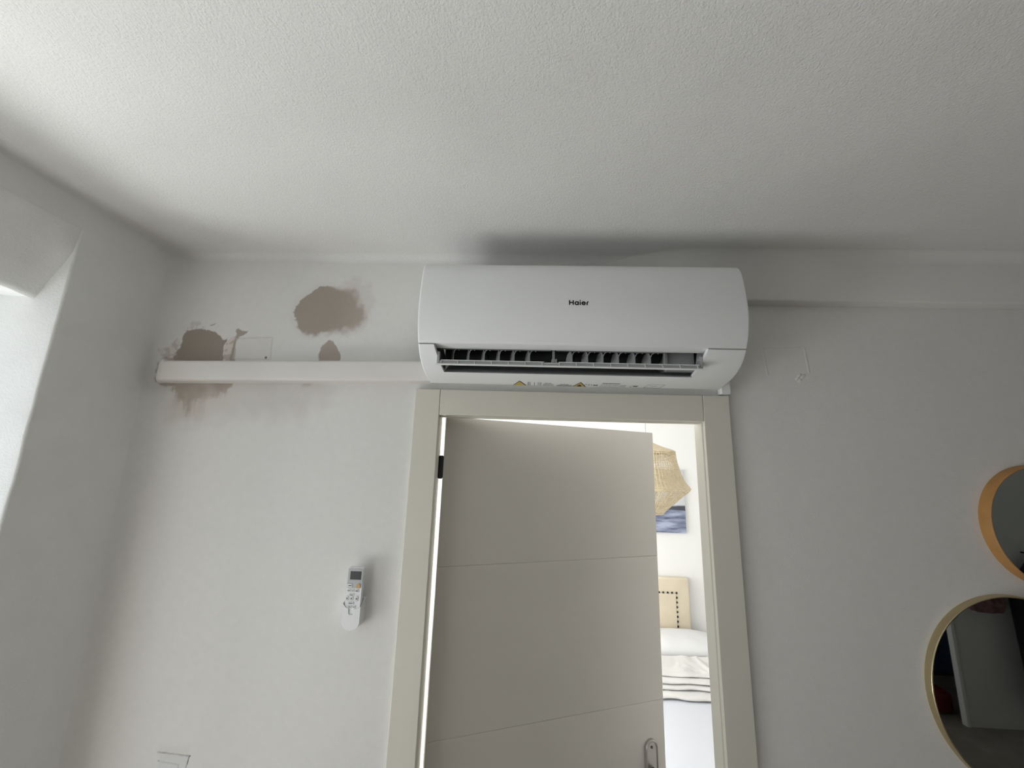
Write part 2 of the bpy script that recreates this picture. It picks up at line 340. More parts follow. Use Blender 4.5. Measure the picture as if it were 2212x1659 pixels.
box(WB, -1.62, -0.302, 0.006, 0.066, 0.0, CH)
section(-0.30, 0.572, 2.05, CH, 2, None)
section(0.572, 0.73, 0.0, CH, 2, None, 3); section(0.73, 0.91, 0.0, 2.15, 2, None, 3); section(0.73, 0.91, 2.15, 2.30, 0.0022, emboss); section(0.73, 0.91, 2.30, CH, 2, None, 2)
section(0.91, XR, 0.0, CH, 5, None, 3)
# door opening through the wall and the bedroom side of it
def quad(bm, a, b_, c, d): bm.faces.new([bm.verts.new(p) for p in (a, b_, c, d)])
TY = 0.07
for f in (((-0.30, 0, 0), (-0.30, TY, 0), (-0.30, TY, 2.05), (-0.30, 0, 2.05)), ((0.572, 0, 0), (0.572, TY, 0), (0.572, TY, 2.05), (0.572, 0, 2.05)),
          ((-0.30, 0, 2.05), (0.572, 0, 2.05), (0.572, TY, 2.05), (-0.30, TY, 2.05)),
          ((-1.5, TY, 0), (-0.30, TY, 0), (-0.30, TY, CH), (-1.5, TY, CH)), ((0.572, TY, 0), (2.2, TY, 0), (2.2, TY, CH), (0.572, TY, CH)), ((-0.30, TY, 2.05), (0.572, TY, 2.05), (0.572, TY, CH), (-0.30, TY, CH))):
    quad(WB, *f)
for f in WB.faces:
    for l in f.loops:
        if l[col][0] == 0 and l[col][1] == 0: l[col] = (*WALLC, 1)
me = bpy.data.meshes.new('wall_back'); WB.to_mesh(me); WB.free()
for a in me.color_attributes: a.name = 'paint'
wb = link('wall_back', me, M_wallA); tag(wb, 'white wall with damp brown plaster patches, around the doorway', kind='structure')

# shallow beam along the top of the wall, right of the air conditioner
bm = bmesh.new(); rows = []
for i in range(60):
    x = 0.26 + 0.016 * i if i < 20 else 0.58 + (XR - 0.58) * (i - 20) / 39
    dep = 0.045 * sm(0.26, 0.52, x); zb = 2.4215 + 0.0015 * nse(x, 1, 3); q = dep / 0.045
    row = [(0.0, zb), (-dep + 0.006 * q, zb), (-dep + 0.002 * q, zb + 0.002), (-dep, zb + 0.006), (-dep, CH - 0.034)]
    row += [(-dep - 0.030 * (1 - math.cos(a)) * (0.35 + 0.65 * q), CH - 0.034 + 0.034 * math.sin(a)) for a in [PI / 2 * k / 6 for k in range(1, 7)]]
    rows.append([bm.verts.new((x, y - 0.0004, z)) for y, z in row])
for A, B in zip(rows, rows[1:]):
    for k in range(len(A) - 1): bm.faces.new((A[k], A[k + 1], B[k + 1], B[k]))
tag(obj('ceiling_beam', bm, M_wall, None, True), 'shallow white beam under the ceiling right of the air conditioner', kind='structure')

# ------------------------------------------------------------------ ceiling, with soft hand-made coves
bm = bmesh.new()
xs = [XL + 0.0 + 0.05 * i for i in range(0, 118)]; ys = [-0.0 - 0.1 * i for i in range(0, 37)]
G = [[bm.verts.new((min(x, XR) if i else XL, y, CH)) for y in ys] for i, x in enumerate(xs)]
for i in range(len(xs) - 1):
    for k in range(len(ys) - 1): bm.faces.new((G[i][k], G[i + 1][k], G[i + 1][k + 1], G[i][k + 1]))
def cove(path):
    n = 6; rows = []
    for i, (x, y, *nrm) in enumerate(path):
        w = 0.030 + 0.008 * noise.noise(Vector((x * 5, y * 5, 2))); h = 0.024 + 0.008 * noise.noise(Vector((x * 6, y * 6, 8)))
        row = []
        for k in range(n + 1):
            a = PI / 2 * k / n; row.append(bm.verts.new((x + nrm[0] * w * (1 - math.sin(a)), y + nrm[1] * w * (1 - math.sin(a)), CH - h * (1 - math.cos(a)) + 0.0003)))
        rows.append(row)
    for A, B in zip(rows, rows[1:]):
        for k in range(n): bm.faces.new((A[k], A[k + 1], B[k + 1], B[k]))
P_ = [(XL, -3.5 + 0.05 * i, 1, 0) for i in range(69)]
P_ += [(XL + R_C - R_C * math.cos(a), -R_C + R_C * math.sin(a), math.cos(a), -math.sin(a)) for a in [PI / 2 * k / 8 for k in range(1, 9)]]
P_ += [(XL + R_C + 0.04 * i, 0.0, 0, -1) for i in range(1, 41)]
cove(P_)
ce = obj('ceiling', bm, M_ceil, smooth=True); tag(ce, 'white roller-painted ceiling with stippled texture', kind='structure')

# ------------------------------------------------------------------ left wall with the deep window recess
Y0W, Y1W, ZT, ZL, ZB = -0.306, -1.75, 2.488, 2.292, 0.50
bm = bmesh.new()
def ej(k, s): return nse(k, s, 9, 5) * 0.004 + nse(k, s, 40, 6) * 0.0012
zs = [ZB + (ZT - ZB) * i / 70 for i in range(71)]
# wall between the corner and the recess, with its slightly wavy plaster edge and a small round
prof = [(0.0, 0.0), (0.0, 0.0)]
cols = []
for z in zs:
    e0 = Y0W + ej(z, 1.0); r = 0.006
    row = [(XL, -R_C), (XL, -0.18), (XL, e0 + r)]
    row += [(XL - r + r * math.cos(a), e0 + r - r * math.sin(a)) for a in (PI / 8, PI / 4, 3 * PI / 8, PI / 2)]
    row += [(-1.26, e0 + 0.0008 * nse(z, 2, 30)), (-1.30, e0 + 0.002 * nse(z, 3, 20)), (-1.38, e0), (-1.60, e0)]
    cols.append([bm.verts.new((x, y, z)) for x, y in row])
for A, B in zip(cols, cols[1:]):
    for k in range(len(A) - 1): bm.faces.new((A[k], A[k + 1], B[k + 1], B[k]))
obj_w = obj('wall_left', bm, M_reveal, smooth=True); tag(obj_w, 'white left wall with a deep plastered window recess', kind='structure')
bm = bmesh.new()
quad(bm, (XL, -R_C, ZT), (XL, -3.6, ZT), (XL, -3.6, CH), (XL, -R_C, CH))
quad(bm, (XL, -R_C, 0), (XL, -3.6, 0), (XL, -3.6, ZB), (XL, -R_C, ZB))
quad(bm, (XL, Y1W, ZB), (XL, -3.6, ZB), (XL, -3.6, ZT), (XL, Y1W, ZT))
quad(bm, (XL, Y1W, ZB), (-1.6, Y1W, ZB), (-1.6, Y1W, ZT), (XL, Y1W, ZT))
quad(bm, (XL, Y0W, ZB), (-1.6, Y0W, ZB), (-1.6, Y1W, ZB), (XL, Y1W, ZB)); box(bm, -1.6, -1.56, -3.6, 0.0, -0.1, ZB)
obj('wall_panel', bm, M_wall, obj_w)
# sloped head of the recess (rolling-shutter housing plastered over)
bm = bmesh.new(); rows = []
nY = 60
for i in range(nY + 1):
    y = Y0W + 0.004 - (Y0W + 0.004 - Y1W) * (i / nY) ** 1.6
    dy = Y0W - y
    sag = 0.012 * math.exp(-(dy / 0.06) ** 1)          # the lip drops towards the corner
    j = ej(y * 1.3, 7)
    g_ = math.exp(-(dy / 0.022) ** 1.3) if dy > 0 else 1.0
    row = [(XL + 0.0005, ZT + j * 0.6 + 0.004), (XL - 0.002, ZT + j * 0.6 - 0.002), (XL - 0.006, ZT - 0.015 - 0.055 * g_), (-1.262, 2.43 - 0.055 * g_), (-1.288, 2.36 - 0.025 * g_), (-1.310, 2.306 - sag + j * 0.5), (-1.318, ZL - sag + j * 0.7), (-1.326, ZL - sag * 0.8 + 0.004), (-1.60, ZL + 0.012)]
    rows.append([bm.verts.new((x, y, z)) for x, z in row])
for A, B in zip(rows, rows[1:]):
    for k in range(len(A) - 1): bm.faces.new((A[k], A[k + 1], B[k + 1], B[k]))
obj('shutter_housing', bm, M_reveal, obj_w, smooth=True)

# window_1: white frame, mullion, two panes, at the outer face of the wall
w1 = empty('window_1', (-1.55, -1.03, ZB)); tag(w1, 'white framed window in the left wall recess', kind='structure')
def wp(name, d, m, bev=0.003): return keep(boxo(name, d, m, None, bev), w1)
wp('frame', (-1.58, -1.53, -1.75, -1.70, ZB, 2.31), M_wframe); wp('frame', (-1.58, -1.53, -0.356, -0.306, ZB, 2.31), M_wframe)
wp('frame', (-1.58, -1.53, -1.70, -0.356, ZB, ZB + 0.05), M_wframe); wp('frame', (-1.58, -1.53, -1.70, -0.356, 2.26, 2.31), M_wframe); wp('mullion', (-1.58, -1.53, -1.05, -1.01, ZB + 0.05, 2.26), M_wframe)
wp('pane', (-1.557, -1.553, -1.70, -1.05, ZB + 0.05, 2.26), M_glass, 0); wp('pane', (-1.557, -1.553, -1.01, -0.356, ZB + 0.05, 2.26), M_glass, 0)

w2 = empty('rear_fill_frame', (1.0, -3.6, 1.0)); tag(w2, 'added white frame around the rear fill light behind the camera', kind='structure')  # invented window frame, put around the added rear fill light
for d_ in ((0.24, 0.30, -3.6, -3.56, 0.94, 2.26), (1.70, 1.76, -3.6, -3.56, 0.94, 2.26), (0.30, 1.70, -3.6, -3.56, 0.94, 1.0), (0.30, 1.70, -3.6, -3.56, 2.20, 2.26)): keep(boxo('frame', d_, M_wframe, None, 0.003), w2)
# ------------------------------------------------------------------ rest of the room (seen in the mirrors)
bm = bmesh.new(); box(bm, -1.62, 4.7, -3.7, 0.0, -0.1, 0.0); tag(obj('floor', bm, M_floor), 'dark wooden floor, seen only in the mirrors', kind='structure')
bm = bmesh.new(); box(bm, XR, XR + 0.1, -2.36, 0.0, 0, CH); tag(obj('wall_right', bm, M_wall), 'white wall at the far right end of the room', kind='structure')
bm = bmesh.new(); box(bm, 3.45, XR, -2.36, -2.33, 0, CH); tag(obj('wall_partition', bm, M_dim), 'grey partition wall reflected in the lower round mirror', kind='structure')
bm = bmesh.new(); box(bm, -1.3, 3.3, -3.65, -3.6, 0, CH); tag(obj('wall_camera_side', bm, M_wall), 'white wall behind the camera', kind='structure')
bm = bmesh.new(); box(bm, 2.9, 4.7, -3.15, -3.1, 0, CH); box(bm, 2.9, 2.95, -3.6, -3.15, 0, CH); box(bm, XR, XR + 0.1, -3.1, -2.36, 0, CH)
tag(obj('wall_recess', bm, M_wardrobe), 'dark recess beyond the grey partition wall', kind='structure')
bm = bmesh.new(); box(bm, 3.42, 3.45, -2.362, -2.322, 0, CH, bev=0.004); tag(obj('trim_1', bm, M_trim), 'pale vertical trim at the end of the grey wall', kind='structure')

# ------------------------------------------------------------------ bedroom shell
bm = bmesh.new(); quad(bm, (-1.5, 2.3, 0), (2.2, 2.3, 0), (2.2, 2.3, CH), (-1.5, 2.3, CH)); tag(obj('wall_bedroom_far', bm, M_bed), 'bright white bedroom wall behind the headboard', kind='structure')
bm = bmesh.new(); quad(bm, (2.2, TY, 0), (2.2, 2.3, 0), (2.2, 2.3, CH), (2.2, TY, CH)); quad(bm, (-1.5, TY, 0), (-1.5, 2.3, 0), (-1.5, 2.3, CH), (-1.5, TY, CH))
tag(obj('wall_bedroom_side', bm, M_bed), 'white side walls of the bedroom', kind='structure')
bm = bmesh.new(); quad(bm, (-1.5, TY, CH), (2.2, TY, CH), (2.2, 2.3, CH), (-1.5, 2.3, CH)); tag(obj('ceiling_bedroom', bm, M_bed), 'white bedroom ceiling', kind='structure')
bm = bmesh.new(); box(bm, -1.5, 2.2, 0.0, 2.3, -0.1, 0.0); tag(obj('floor_bedroom', bm, M_tile), 'bedroom floor beyond the doorway', kind='structure')

# ------------------------------------------------------------------ door_1: casing, jambs, leaf
d1 = empty('door_1', (0.135, 0.0, 0.0)); tag(d1, 'cream door frame with grey-beige door standing ajar', kind='structure')
def dp(name, d, m, bev=0.0015, label=None):
    o = keep(boxo(name, d, m, None, bev), d1)
    if label: o['label'] = label
    return o
dp('casing', (-0.358, -0.2785, -0.015, 0.0, 0.0, 2.1145), M_cas); dp('casing', (0.5475, 0.627, -0.015, 0.0, 0.0, 2.1155), M_cas)
dp('head_casing', (-0.2775, 0.5465, -0.015, 0.0, 2.0335, 2.1145), M_cas)
for s, xa in ((-1, -0.2835), (1, 0.5535)):
    x_o = -0.30 if s < 0 else 0.572
    dp('jamb', (min(xa - s * 0.0035, x_o) if s > 0 else x_o, max(x_o, xa) if s > 0 else xa - 0.0045, -0.002, 0.022, 0.0, 2.05), M_cas, 0.001) if s < 0 else dp('jamb', (xa + 0.0045, x_o, -0.002, 0.022, 0.0, 2.05), M_cas, 0.001)
    dp('door_stop', (x_o, xa, 0.022, 0.052, 0.0, 2.0365) if s < 0 else (xa, x_o, 0.022, 0.052, 0.0, 2.0365), M_cas, 0.002)
    dp('jamb', (x_o, xa - 0.003, 0.052, 0.082, 0.0, 2.05) if s < 0 else (xa + 0.003, x_o, 0.052, 0.082, 0.0, 2.05), M_cas, 0.001)
dp('head_jamb', (-0.288, 0.558, -0.002, 0.022, 2.0335, 2.05), M_cas, 0.001)
dp('head_stop', (-0.2835, 0.5535, 0.022, 0.054, 2.0305, 2.05), M_cas, 0.002)
th = math.radians(20); HX, HY = -0.268, 0.055
leaf = empty('door_leaf', (HX, HY, 0.0)); leaf.rotation_euler = (0, 0, th); leaf.parent = d1; leaf.matrix_parent_inverse = Matrix.Translation(-Vector(d1.location))
# leaf as three boards between the two V grooves
LW, LT = 0.818, 0.035
bm = bmesh.new()
def board(z0, z1a, z1b):
    vs = box(bm, 0, LW, 0, LT, z0, z1a, bev=0.0014, seg=2)
    for v in vs:
        if v.co.z > (z0 + z1a) / 2: v.co.z += (z1b - z1a) * v.co.x / LW
board(0.008, 1.0940, 1.0940); board(1.0946, 1.5648, 1.5648); board(1.5656, 2.036, 2.022)
box(bm, 0.003, LW - 0.003, 0.0016, LT - 0.002, 0.01, 2.015)
lf = obj('leaf_panel', bm, M_leaf, leaf); leaf['label'] = 'grey-beige door leaf with two horizontal grooves'
bm = bmesh.new(); box(bm, -0.016, 0.002, 0.004, 0.010, 1.835, 1.905, bev=0.001); tube(bm, [(-0.008, 0.004, 1.833), (-0.008, 0.004, 1.907)], 0.0062, 12)
for z in (1.853, 1.870, 1.887): tube(bm, [(-0.008, 0.004, z - 0.0008), (-0.008, 0.004, z + 0.0008)], 0.0067, 12)
obj('hinge', bm, M_iron, leaf)
bm = bmesh.new(); box(bm, -0.016, 0.002, 0.004, 0.010, 0.30, 0.37, bev=0.001); tube(bm, [(-0.008, 0.004, 0.298), (-0.008, 0.004, 0.372)], 0.0062, 12); obj('hinge', bm, M_iron, leaf)
# handle plate: long oval, dished face, screw, lever below
uc, zc0 = 0.758, 0.985
pl = [(uc + 0.0245 * math.cos(a), zc0 - 0.0245 + 0.0245 * math.sin(a)) for a in [PI * k / 12 for k in range(13)]] + [(uc + 0.0245 * math.cos(a), 0.79 + 0.0245 * math.sin(a)) for a in [PI + PI * k / 12 for k in range(13)]]
bm = bmesh.new()
def ins(p, t):
    return (uc + (p[0] - uc) * t, max(min(p[1], 2), 0) if False else (p[1] - (0.0245 * (1 - t) if p[1] > 0.9 else -0.0245 * (1 - t))))
levels = [(1.0, 0.0), (0.98, -0.007), (0.88, -0.011), (0.74, -0.0085), (0.68, -0.0080)]
rings = [[bm.verts.new((*[ins(p, t)[0]], y, ins(p, t)[1])) for p in pl] for t, y in levels]
for A, B in zip(rings, rings[1:]):
    for k in range(len(A)): bm.faces.new((A[k], A[(k + 1) % len(A)], B[(k + 1) % len(A)], B[k]))
bm.faces.new(rings[-1])
hp = obj('handle_plate', bm, M_plate, leaf, smooth=False); hp['label'] = 'long oval satin metal handle plate'
bm = bmesh.new(); tube(bm, [(uc, -0.0075, 0.9635), (uc, -0.0095, 0.9635)], 0.0042, 14); box(bm, uc - 0.003, uc + 0.003, -0.0098, -0.0094, 0.963, 0.964); obj('screw', bm, M_brn, leaf)
bm = bmesh.new(); tube(bm, [(uc + 0.001, -0.008, 0.895), (uc, -0.05, 0.895), (uc - 0.012, -0.056, 0.896), (uc - 0.06, -0.056, 0.899), (uc - 0.115, -0.052, 0.900)], [0.011, 0.0095, 0.010, 0.0095, 0.008], 14); obj('lever_handle', bm, M_brn, leaf, smooth=True)

# ------------------------------------------------------------------ air conditioner
ac = empty('air_conditioner', (0.1415, 0.0, 2.13)); tag(ac, 'white wall-mounted split air conditioner with open louver, above the door', 'air conditioner')
def acp(name, bm, m, smooth=False, label=None, weld=False):
    o = keep(obj(name, bm, m, None, smooth, weld), ac)
    if label: o['label'] = label
    return o
key = [(-0.150, 2.4655), (-0.172, 2.4630), (-0.191, 2.4540), (-0.204, 2.4380), (-0.2120, 2.414), (-0.2185, 2.375), (-0.2235, 2.330), (-0.2235, 2.290), (-0.2160, 2.250), (-0.2015, 2.2135), (-0.1840, 2.188), (-0.1570, 2.1655), (-0.1200, 2.1480), (-0.0800, 2.1385), (-0.0380, 2.1300)]
def cat(P, n=5):
    out = []
    for i in range(len(P) - 1):
        p0 = P[max(i - 1, 0)]; p1 = P[i]; p2 = P[i + 1]; p3 = P[min(i + 2, len(P) - 1)]
        for k in range(n):
            t = k / n
            out.append(tuple(0.5 * ((2 * p1[j]) + (-p0[j] + p2[j]) * t + (2 * p0[j] - 5 * p1[j] + 4 * p2[j] - p3[j]) * t * t + (-p0[j] + 3 * p1[j] - 3 * p2[j] + p3[j]) * t ** 3) for j in (0, 1)))
    return out + [P[-1]]
PF = cat(key, 5)
def nrm2(P, i):
    a = P[max(i - 1, 0)]; b_ = P[min(i + 1, len(P) - 1)]; t = Vector((b_[0] - a[0], b_[1] - a[1])).normalized(); return (-t.y * -1, -t.x) if False else (t.y, -t.x)
NF = [nrm2(PF, i) for i in range(len(PF))]
NF = [(n_[0], n_[1]) if (n_[0] * (-0.1) + n_[1] * 0) > 0 or True else n_ for n_ in NF]
# outward normal check: front faces must point to -Y
_mid = len(PF) // 2
if NF[_mid][0] > 0: NF = [(-a, -b_) for a, b_ in NF]
def pf_y(z):
    for a, b_ in zip(PF, PF[1:]):
        if a[1] >= z >= b_[1]: t = (a[1] - z) / (a[1] - b_[1] + 1e-9); return a[0] + (b_[0] - a[0]) * t
    return -0.1
AX0, AX1 = -0.308, 0.591
RR = 0.006
ends = [(RR * (1 - math.sin(a)), RR * (1 - math.cos(a))) for a in [PI / 2 * k / 5 for k in range(6)]]   # (inset, x offset)
SPL = 2.2115
iS = min(range(len(PF)), key=lambda i: abs(PF[i][1] - SPL) if PF[i][0] < -0.15 else 9)
xs_full = [(AX0 + xo, ins_) for ins_, xo in ends] + [(AX1 - xo, ins_) for ins_, xo in ends[::-1]]
def pt(x, ins_, i, off=0.0): return (x, PF[i][0] - NF[i][0] * (ins_ + off), PF[i][1] - NF[i][1] * (ins_ + off))
bm = bmesh.new()
rows = []
for x, ins_ in xs_full:
    ins_2 = RR - ins_ if False else ins_
    row = [bm.verts.new((x, 0.0, 2.4655 - ins_2))] + [bm.verts.new(pt(x, ins_2, i)) for i in range(iS + 1)] + [bm.verts.new((x, PF[iS][0] + 0.006 + ins_2 * 0.5, SPL + 0.001)), bm.verts.new((x, -0.163, 2.2085))]
    rows.append(row)
for A, B in zip(rows, rows[1:]):
    for k in range(len(A) - 1): bm.faces.new((A[k], A[k + 1], B[k + 1], B[k]))
for A in (rows[0], rows[-1]): bm.faces.new(A)
fp = acp('front_panel', bm, M_ac, smooth=True)
# lower casing: from the split line to the wall, with the outlet opening
PC = list(PF[iS + 1:]); NCs = NF[iS + 1:]
# first point sits just under the split line
iO = min(range(len(PC)), key=lambda i: abs(PC[i][0] + 0.1215))
OL = lambda z: -0.263 + (2.207 - z) / (2.207 - 2.149) * 0.016
OR = lambda z: 0.4865 - (2.207 - z) / (2.207 - 2.149) * 0.014
y0s, z0s = PF[iS][0] + 0.0015, SPL - 0.0022
PC = [(y0s, z0s)] + PC; NCs = [NF[iS]] + list(NCs); iO += 1
bm = bmesh.new()
def strip(cols_, i0, i1, endpt=True, top=False):
    rows = []
    for fx, ins_ in cols_:
        row = []
        if top: row.append(bm.verts.new((fx(z0s), y0s + 0.008, z0s + 0.0005)))
        for i in range(i0, i1 + 1):
            y, z = PC[i]; row.append(bm.verts.new((fx(z), y - NCs[i][0] * ins_, z - NCs[i][1] * ins_)))
        if endpt: row += [bm.verts.new((fx(2.13), -0.0345, 2.1335 + ins_)), bm.verts.new((fx(2.13), 0.0, 2.150))]
        rows.append(row)
    for A, B in zip(rows, rows[1:]):
        for k in range(len(A) - 1): bm.faces.new((A[k], A[k + 1], B[k + 1], B[k]))
    return rows
cst = lambda v: (lambda z: v)
n_ = len(PC) - 1
lc = [(cst(AX0 + xo), ins_) for ins_, xo in ends] + [(OL, 0.0)]
rc = [(OR, 0.0)] + [(cst(AX1 - xo), ins_) for ins_, xo in ends[::-1]]
ra = strip(lc, 0, iO, False, True); rb = strip(rc, 0, iO, False, True)
ra2 = strip(lc + rc, iO, n_, True)
bmesh.ops.remove_doubles(bm, verts=bm.verts, dist=1e-5)
for s in (AX0, AX1):
    vs = [(0.0, SPL)] + [(y0s + 0.008, z0s)] + [(PC[i][0] - NCs[i][0] * RR, PC[i][1] - NCs[i][1] * RR) for i in range(0, n_ + 1)] + [(0.0, 2.150)]
    bm.faces.new([bm.verts.new((s, y, z)) for y, z in vs])
# opening rim returning inwards (side cheeks and lower lip)
for F, s in ((OL, -1), (OR, 1)):
    A = [bm.verts.new((F(PC[i][1]), PC[i][0], PC[i][1])) for i in range(0, iO + 1)]
    B = [bm.verts.new((F(PC[i][1]) , PC[i][0] + 0.012, PC[i][1] + 0.006)) for i in range(0, iO + 1)]
    for k in range(len(A) - 1): bm.faces.new((A[k], A[k + 1], B[k + 1], B[k]))
ly, lz = PC[iO]
quad(bm, (OL(lz), ly, lz), (OR(lz), ly, lz), (OR(lz), ly + 0.012, lz + 0.0065), (OL(lz), ly + 0.012, lz + 0.0065))
acp('lower_casing', bm, M_ac, smooth=True, label='lower casing with the long air outlet')
# duct: grey cheeks and lower guide, dark throat
bm = bmesh.new()
guide = [(ly + 0.010, lz + 0.0055), (-0.095, 2.1625), (-0.07, 2.174), (-0.045, 2.190), (-0.025, 2.215), (-0.018, 2.26)]
A = [bm.verts.new((OL(lz) - 0.001, y, z)) for y, z in guide]; B = [bm.verts.new((OR(lz) + 0.001, y, z)) for y, z in guide]
for k in range(len(A) - 1): bm.faces.new((A[k], A[k + 1], B[k + 1], B[k]))
for F in (OL, OR):
    poly = [(PC[i][0] + 0.010, PC[i][1] + 0.005) for i in range(0, iO + 1)] + guide[1:] + [(-0.16, 2.26)]
    bm.faces.new([bm.verts.new((F(z) + (0.0006 if F is OR else -0.0006), y, z)) for y, z in poly])
acp('duct_guide', bm, M_acg, label='grey lower air guide inside the outlet')
bm = bmesh.new()
box(bm, -0.27, 0.49, -0.016, -0.012, 2.20, 2.30); box(bm, -0.27, 0.49, -0.164, -0.012, 2.298, 2.302); box(bm, -0.27, 0.49, -0.163, -0.158, 2.212, 2.30)
acp('duct_throat', bm, M_dark)
bm = bmesh.new(); nb = 36
for (xa, xb) in [(-0.25 + 0.13 * i, -0.25 + 0.13 * i + 0.127) for i in range(5)]:
    A = []; B = []
    for k in range(nb * 2):
        a = PI * k / nb; r = 0.045 if k % 2 else 0.038
        A.append(bm.verts.new((xa, -0.075 + r * math.cos(a), 2.245 + r * math.sin(a)))); B.append(bm.verts.new((xb, -0.075 + r * math.cos(a), 2.245 + r * math.sin(a))))
    for k in range(nb * 2): bm.faces.new((A[k], A[(k + 1) % (nb * 2)], B[(k + 1) % (nb * 2)], B[k]))
    bm.faces.new(A); bm.faces.new(B)
acp('blower_fan', bm, M_dark)
# blanking panel at the right end of the outlet
bm = bmesh.new(); box(bm, 0.398, OR(2.18), -0.128, -0.05, 2.165, 2.25, bev=0.003); box(bm, 0.392, 0.402, -0.134, -0.12, 2.172, 2.235, bev=0.002)
acp('end_panel', bm, M_acg)
# vanes: one mesh shared by twelve parts
bm = bmesh.new()
out = [(0.0, 0.0), (0.0, 0.026), (0.004, 0.036), (0.014, 0.042), (0.030, 0.038), (0.040, 0.024), (0.040, 0.008), (0.034, -0.002), (0.010, -0.004)]
T = Matrix(((0.958, 0.287 * -1, 0, 0), (0.287, 0.958, 0, 0), (0, 0, 1, 0), (0, 0, 0, 1)))
def vp(u, z, s): # u along the depth of the blade, leaning left as it goes back
    return Vector((-0.34 * u + s * 0.0008, u, z))
prism(bm, out, lambda u, z: vp(u, z, -1), lambda u, z: vp(u, z, 1))
tube(bm, [(0.0, 0.000, 0.026), (0.003, -0.004, 0.033), (0.010, -0.009, 0.037), (0.017, -0.013, 0.0385)], 0.0016, 6)
tube(bm, [(0.017, -0.013, 0.031), (0.017, -0.013, 0.0375)], 0.0020, 8); tube(bm, [(0.017, -0.013, 0.037), (0.017, -0.013, 0.040)], 0.0036, 8)
vane0 = acp('vane', bm, M_acg); vme = vane0.data
VX = (-0.218, -0.172, -0.127, -0.083, -0.04, 0.005, 0.128, 0.173, 0.217, 0.261, 0.308, 0.352)
for i, x in enumerate(VX):
    o = vane0 if i == 0 else vane0.copy()
    if i: C.objects.link(o); o.parent = ac; o.matrix_parent_inverse = vane0.matrix_parent_inverse
    o.location = (x, -0.137, 2.176)
for xa, xb in ((-0.255, 0.066), (0.080, 0.386)):
    bm = bmesh.new(); box(bm, xa, xb, -0.1525, -0.1485, 2.2095, 2.2125, bev=0.0008); acp('vane_rod', bm, M_acg)
bm = bmesh.new(); box(bm, 0.0695, 0.0765, -0.158, -0.146, 2.176, 2.222, bev=0.002); tube(bm, [(0.072, -0.16, 2.180), (0.072, -0.146, 2.180)], 0.0055, 12); tube(bm, [(0.080, -0.160, 2.168), (0.080, -0.158, 2.184)], 0.0025, 8)
acp('centre_post', bm, M_acg)
# louver: thin blade with a ribbed inner face
lv0 = Vector((0, -0.1800, 2.1572)); lv1 = Vector((0, -0.1730, 2.1695)); ld = (lv1 - lv0).normalized(); ln = Vector((0, -ld.z, ld.y))
def lvp(x, s, h): p = lv0 + ld * s + ln * h; return Vector((x, p.y, p.z))
LL = (lv1 - lv0).length; LX0, LX1 = -0.2545, 0.4760
bm = bmesh.new()
prism(bm, [(0, -0.0012), (0, 0.0008), (LL, 0.0008), (LL, -0.0012)], lambda s, h: lvp(LX0, s, h), lambda s, h: lvp(LX1, s, h))
lo = acp('louver', bm, M_flap)
bm = bmesh.new(); box(bm, LX0 - 0.003, LX1 + 0.002, -0.1885, -0.1765, 2.1552, 2.1576, bev=0.0005); o = obj('front_edge', bm, M_ac); o.parent = lo
bm = bmesh.new(); nr = 15; dxr = (LX1 - LX0 - 0.012) / nr
def lbox(x0, x1, s0, s1, h0, h1):
    P = [(a, b_, c_) for a in (x0, x1) for b_ in (s0, s1) for c_ in (h0, h1)]; V = [bm.verts.new(lvp(*p)) for p in P]
    for f in ((0, 1, 3, 2), (4, 6, 7, 5), (0, 4, 5, 1), (2, 3, 7, 6), (0, 2, 6, 4), (1, 5, 7, 3)): bm.faces.new([V[k] for k in f])
for k in range(nr + 1):
    x = LX0 + 0.011 + dxr * k * 0.985; lbox(x - 0.0008, x + 0.0008, 0.001, LL, 0.0005, 0.0042)
lbox(LX0 + 0.010, LX0 + 0.012 + dxr * 6, LL - 0.0020, LL, 0.0005, 0.0042); lbox(LX0 + 0.011 + dxr * 7 * 0.985, LX1 - 0.004, LL - 0.0020, LL, 0.0005, 0.0042)
lbox(LX0 + 0.011 + dxr * 6 * 0.985, LX0 + 0.011 + dxr * 7 * 0.985, LL * 0.55, LL * 0.55 + 0.0014, 0.0005, 0.0035)
o = obj('rib', bm, M_ac); o.parent = lo; tag(o, kind='stuff')
bm = bmesh.new()
for x in (-0.2535, 0.4765):
    bm = bmesh.new()
    prism(bm, rrect(-0.178, -0.166, 2.160, 2.196, 0.0055, 5), lambda y, z: Vector((x - 0.003, y, z)), lambda y, z: Vector((x + 0.003, y, z)))
    tube(bm, [(x - 0.008, -0.17, 2.186), (x + 0.004, -0.17, 2.186)], 0.0035, 10)
    o = obj('pivot_arm', bm, M_flap); o.parent = lo

# lettering on the front panel and the printed labels near its lower edge
def stroke(bm, pts, w, fn):
    for (x0, y0), (x1, y1) in zip(pts, pts[1:]):
        t = Vector((x1 - x0, y1 - y0)).normalized() * (w / 2); n2 = Vector((-t.y, t.x))
        bm.faces.new([bm.verts.new(fn(x0 + n2.x, y0 + n2.y)), bm.verts.new(fn(x1 + n2.x, y1 + n2.y)), bm.verts.new(fn(x1 - n2.x, y1 - n2.y)), bm.verts.new(fn(x0 - n2.x, y0 - n2.y))])
    for (x0, y0) in pts:
        bm.faces.new([bm.verts.new(fn(x0 + w / 2 * math.cos(a), y0 + w / 2 * math.sin(a))) for a in [2 * PI * k / 12 for k in range(12)]])
bm = bmesh.new(); KK = 0.0542 / 905 * 0.985
def lg(px, py):
    x = 0.1085 + (px - 660) * KK; z = 2.3205 - (py - 840) * KK; return Vector((x, pf_y(z) - 0.0005, z))
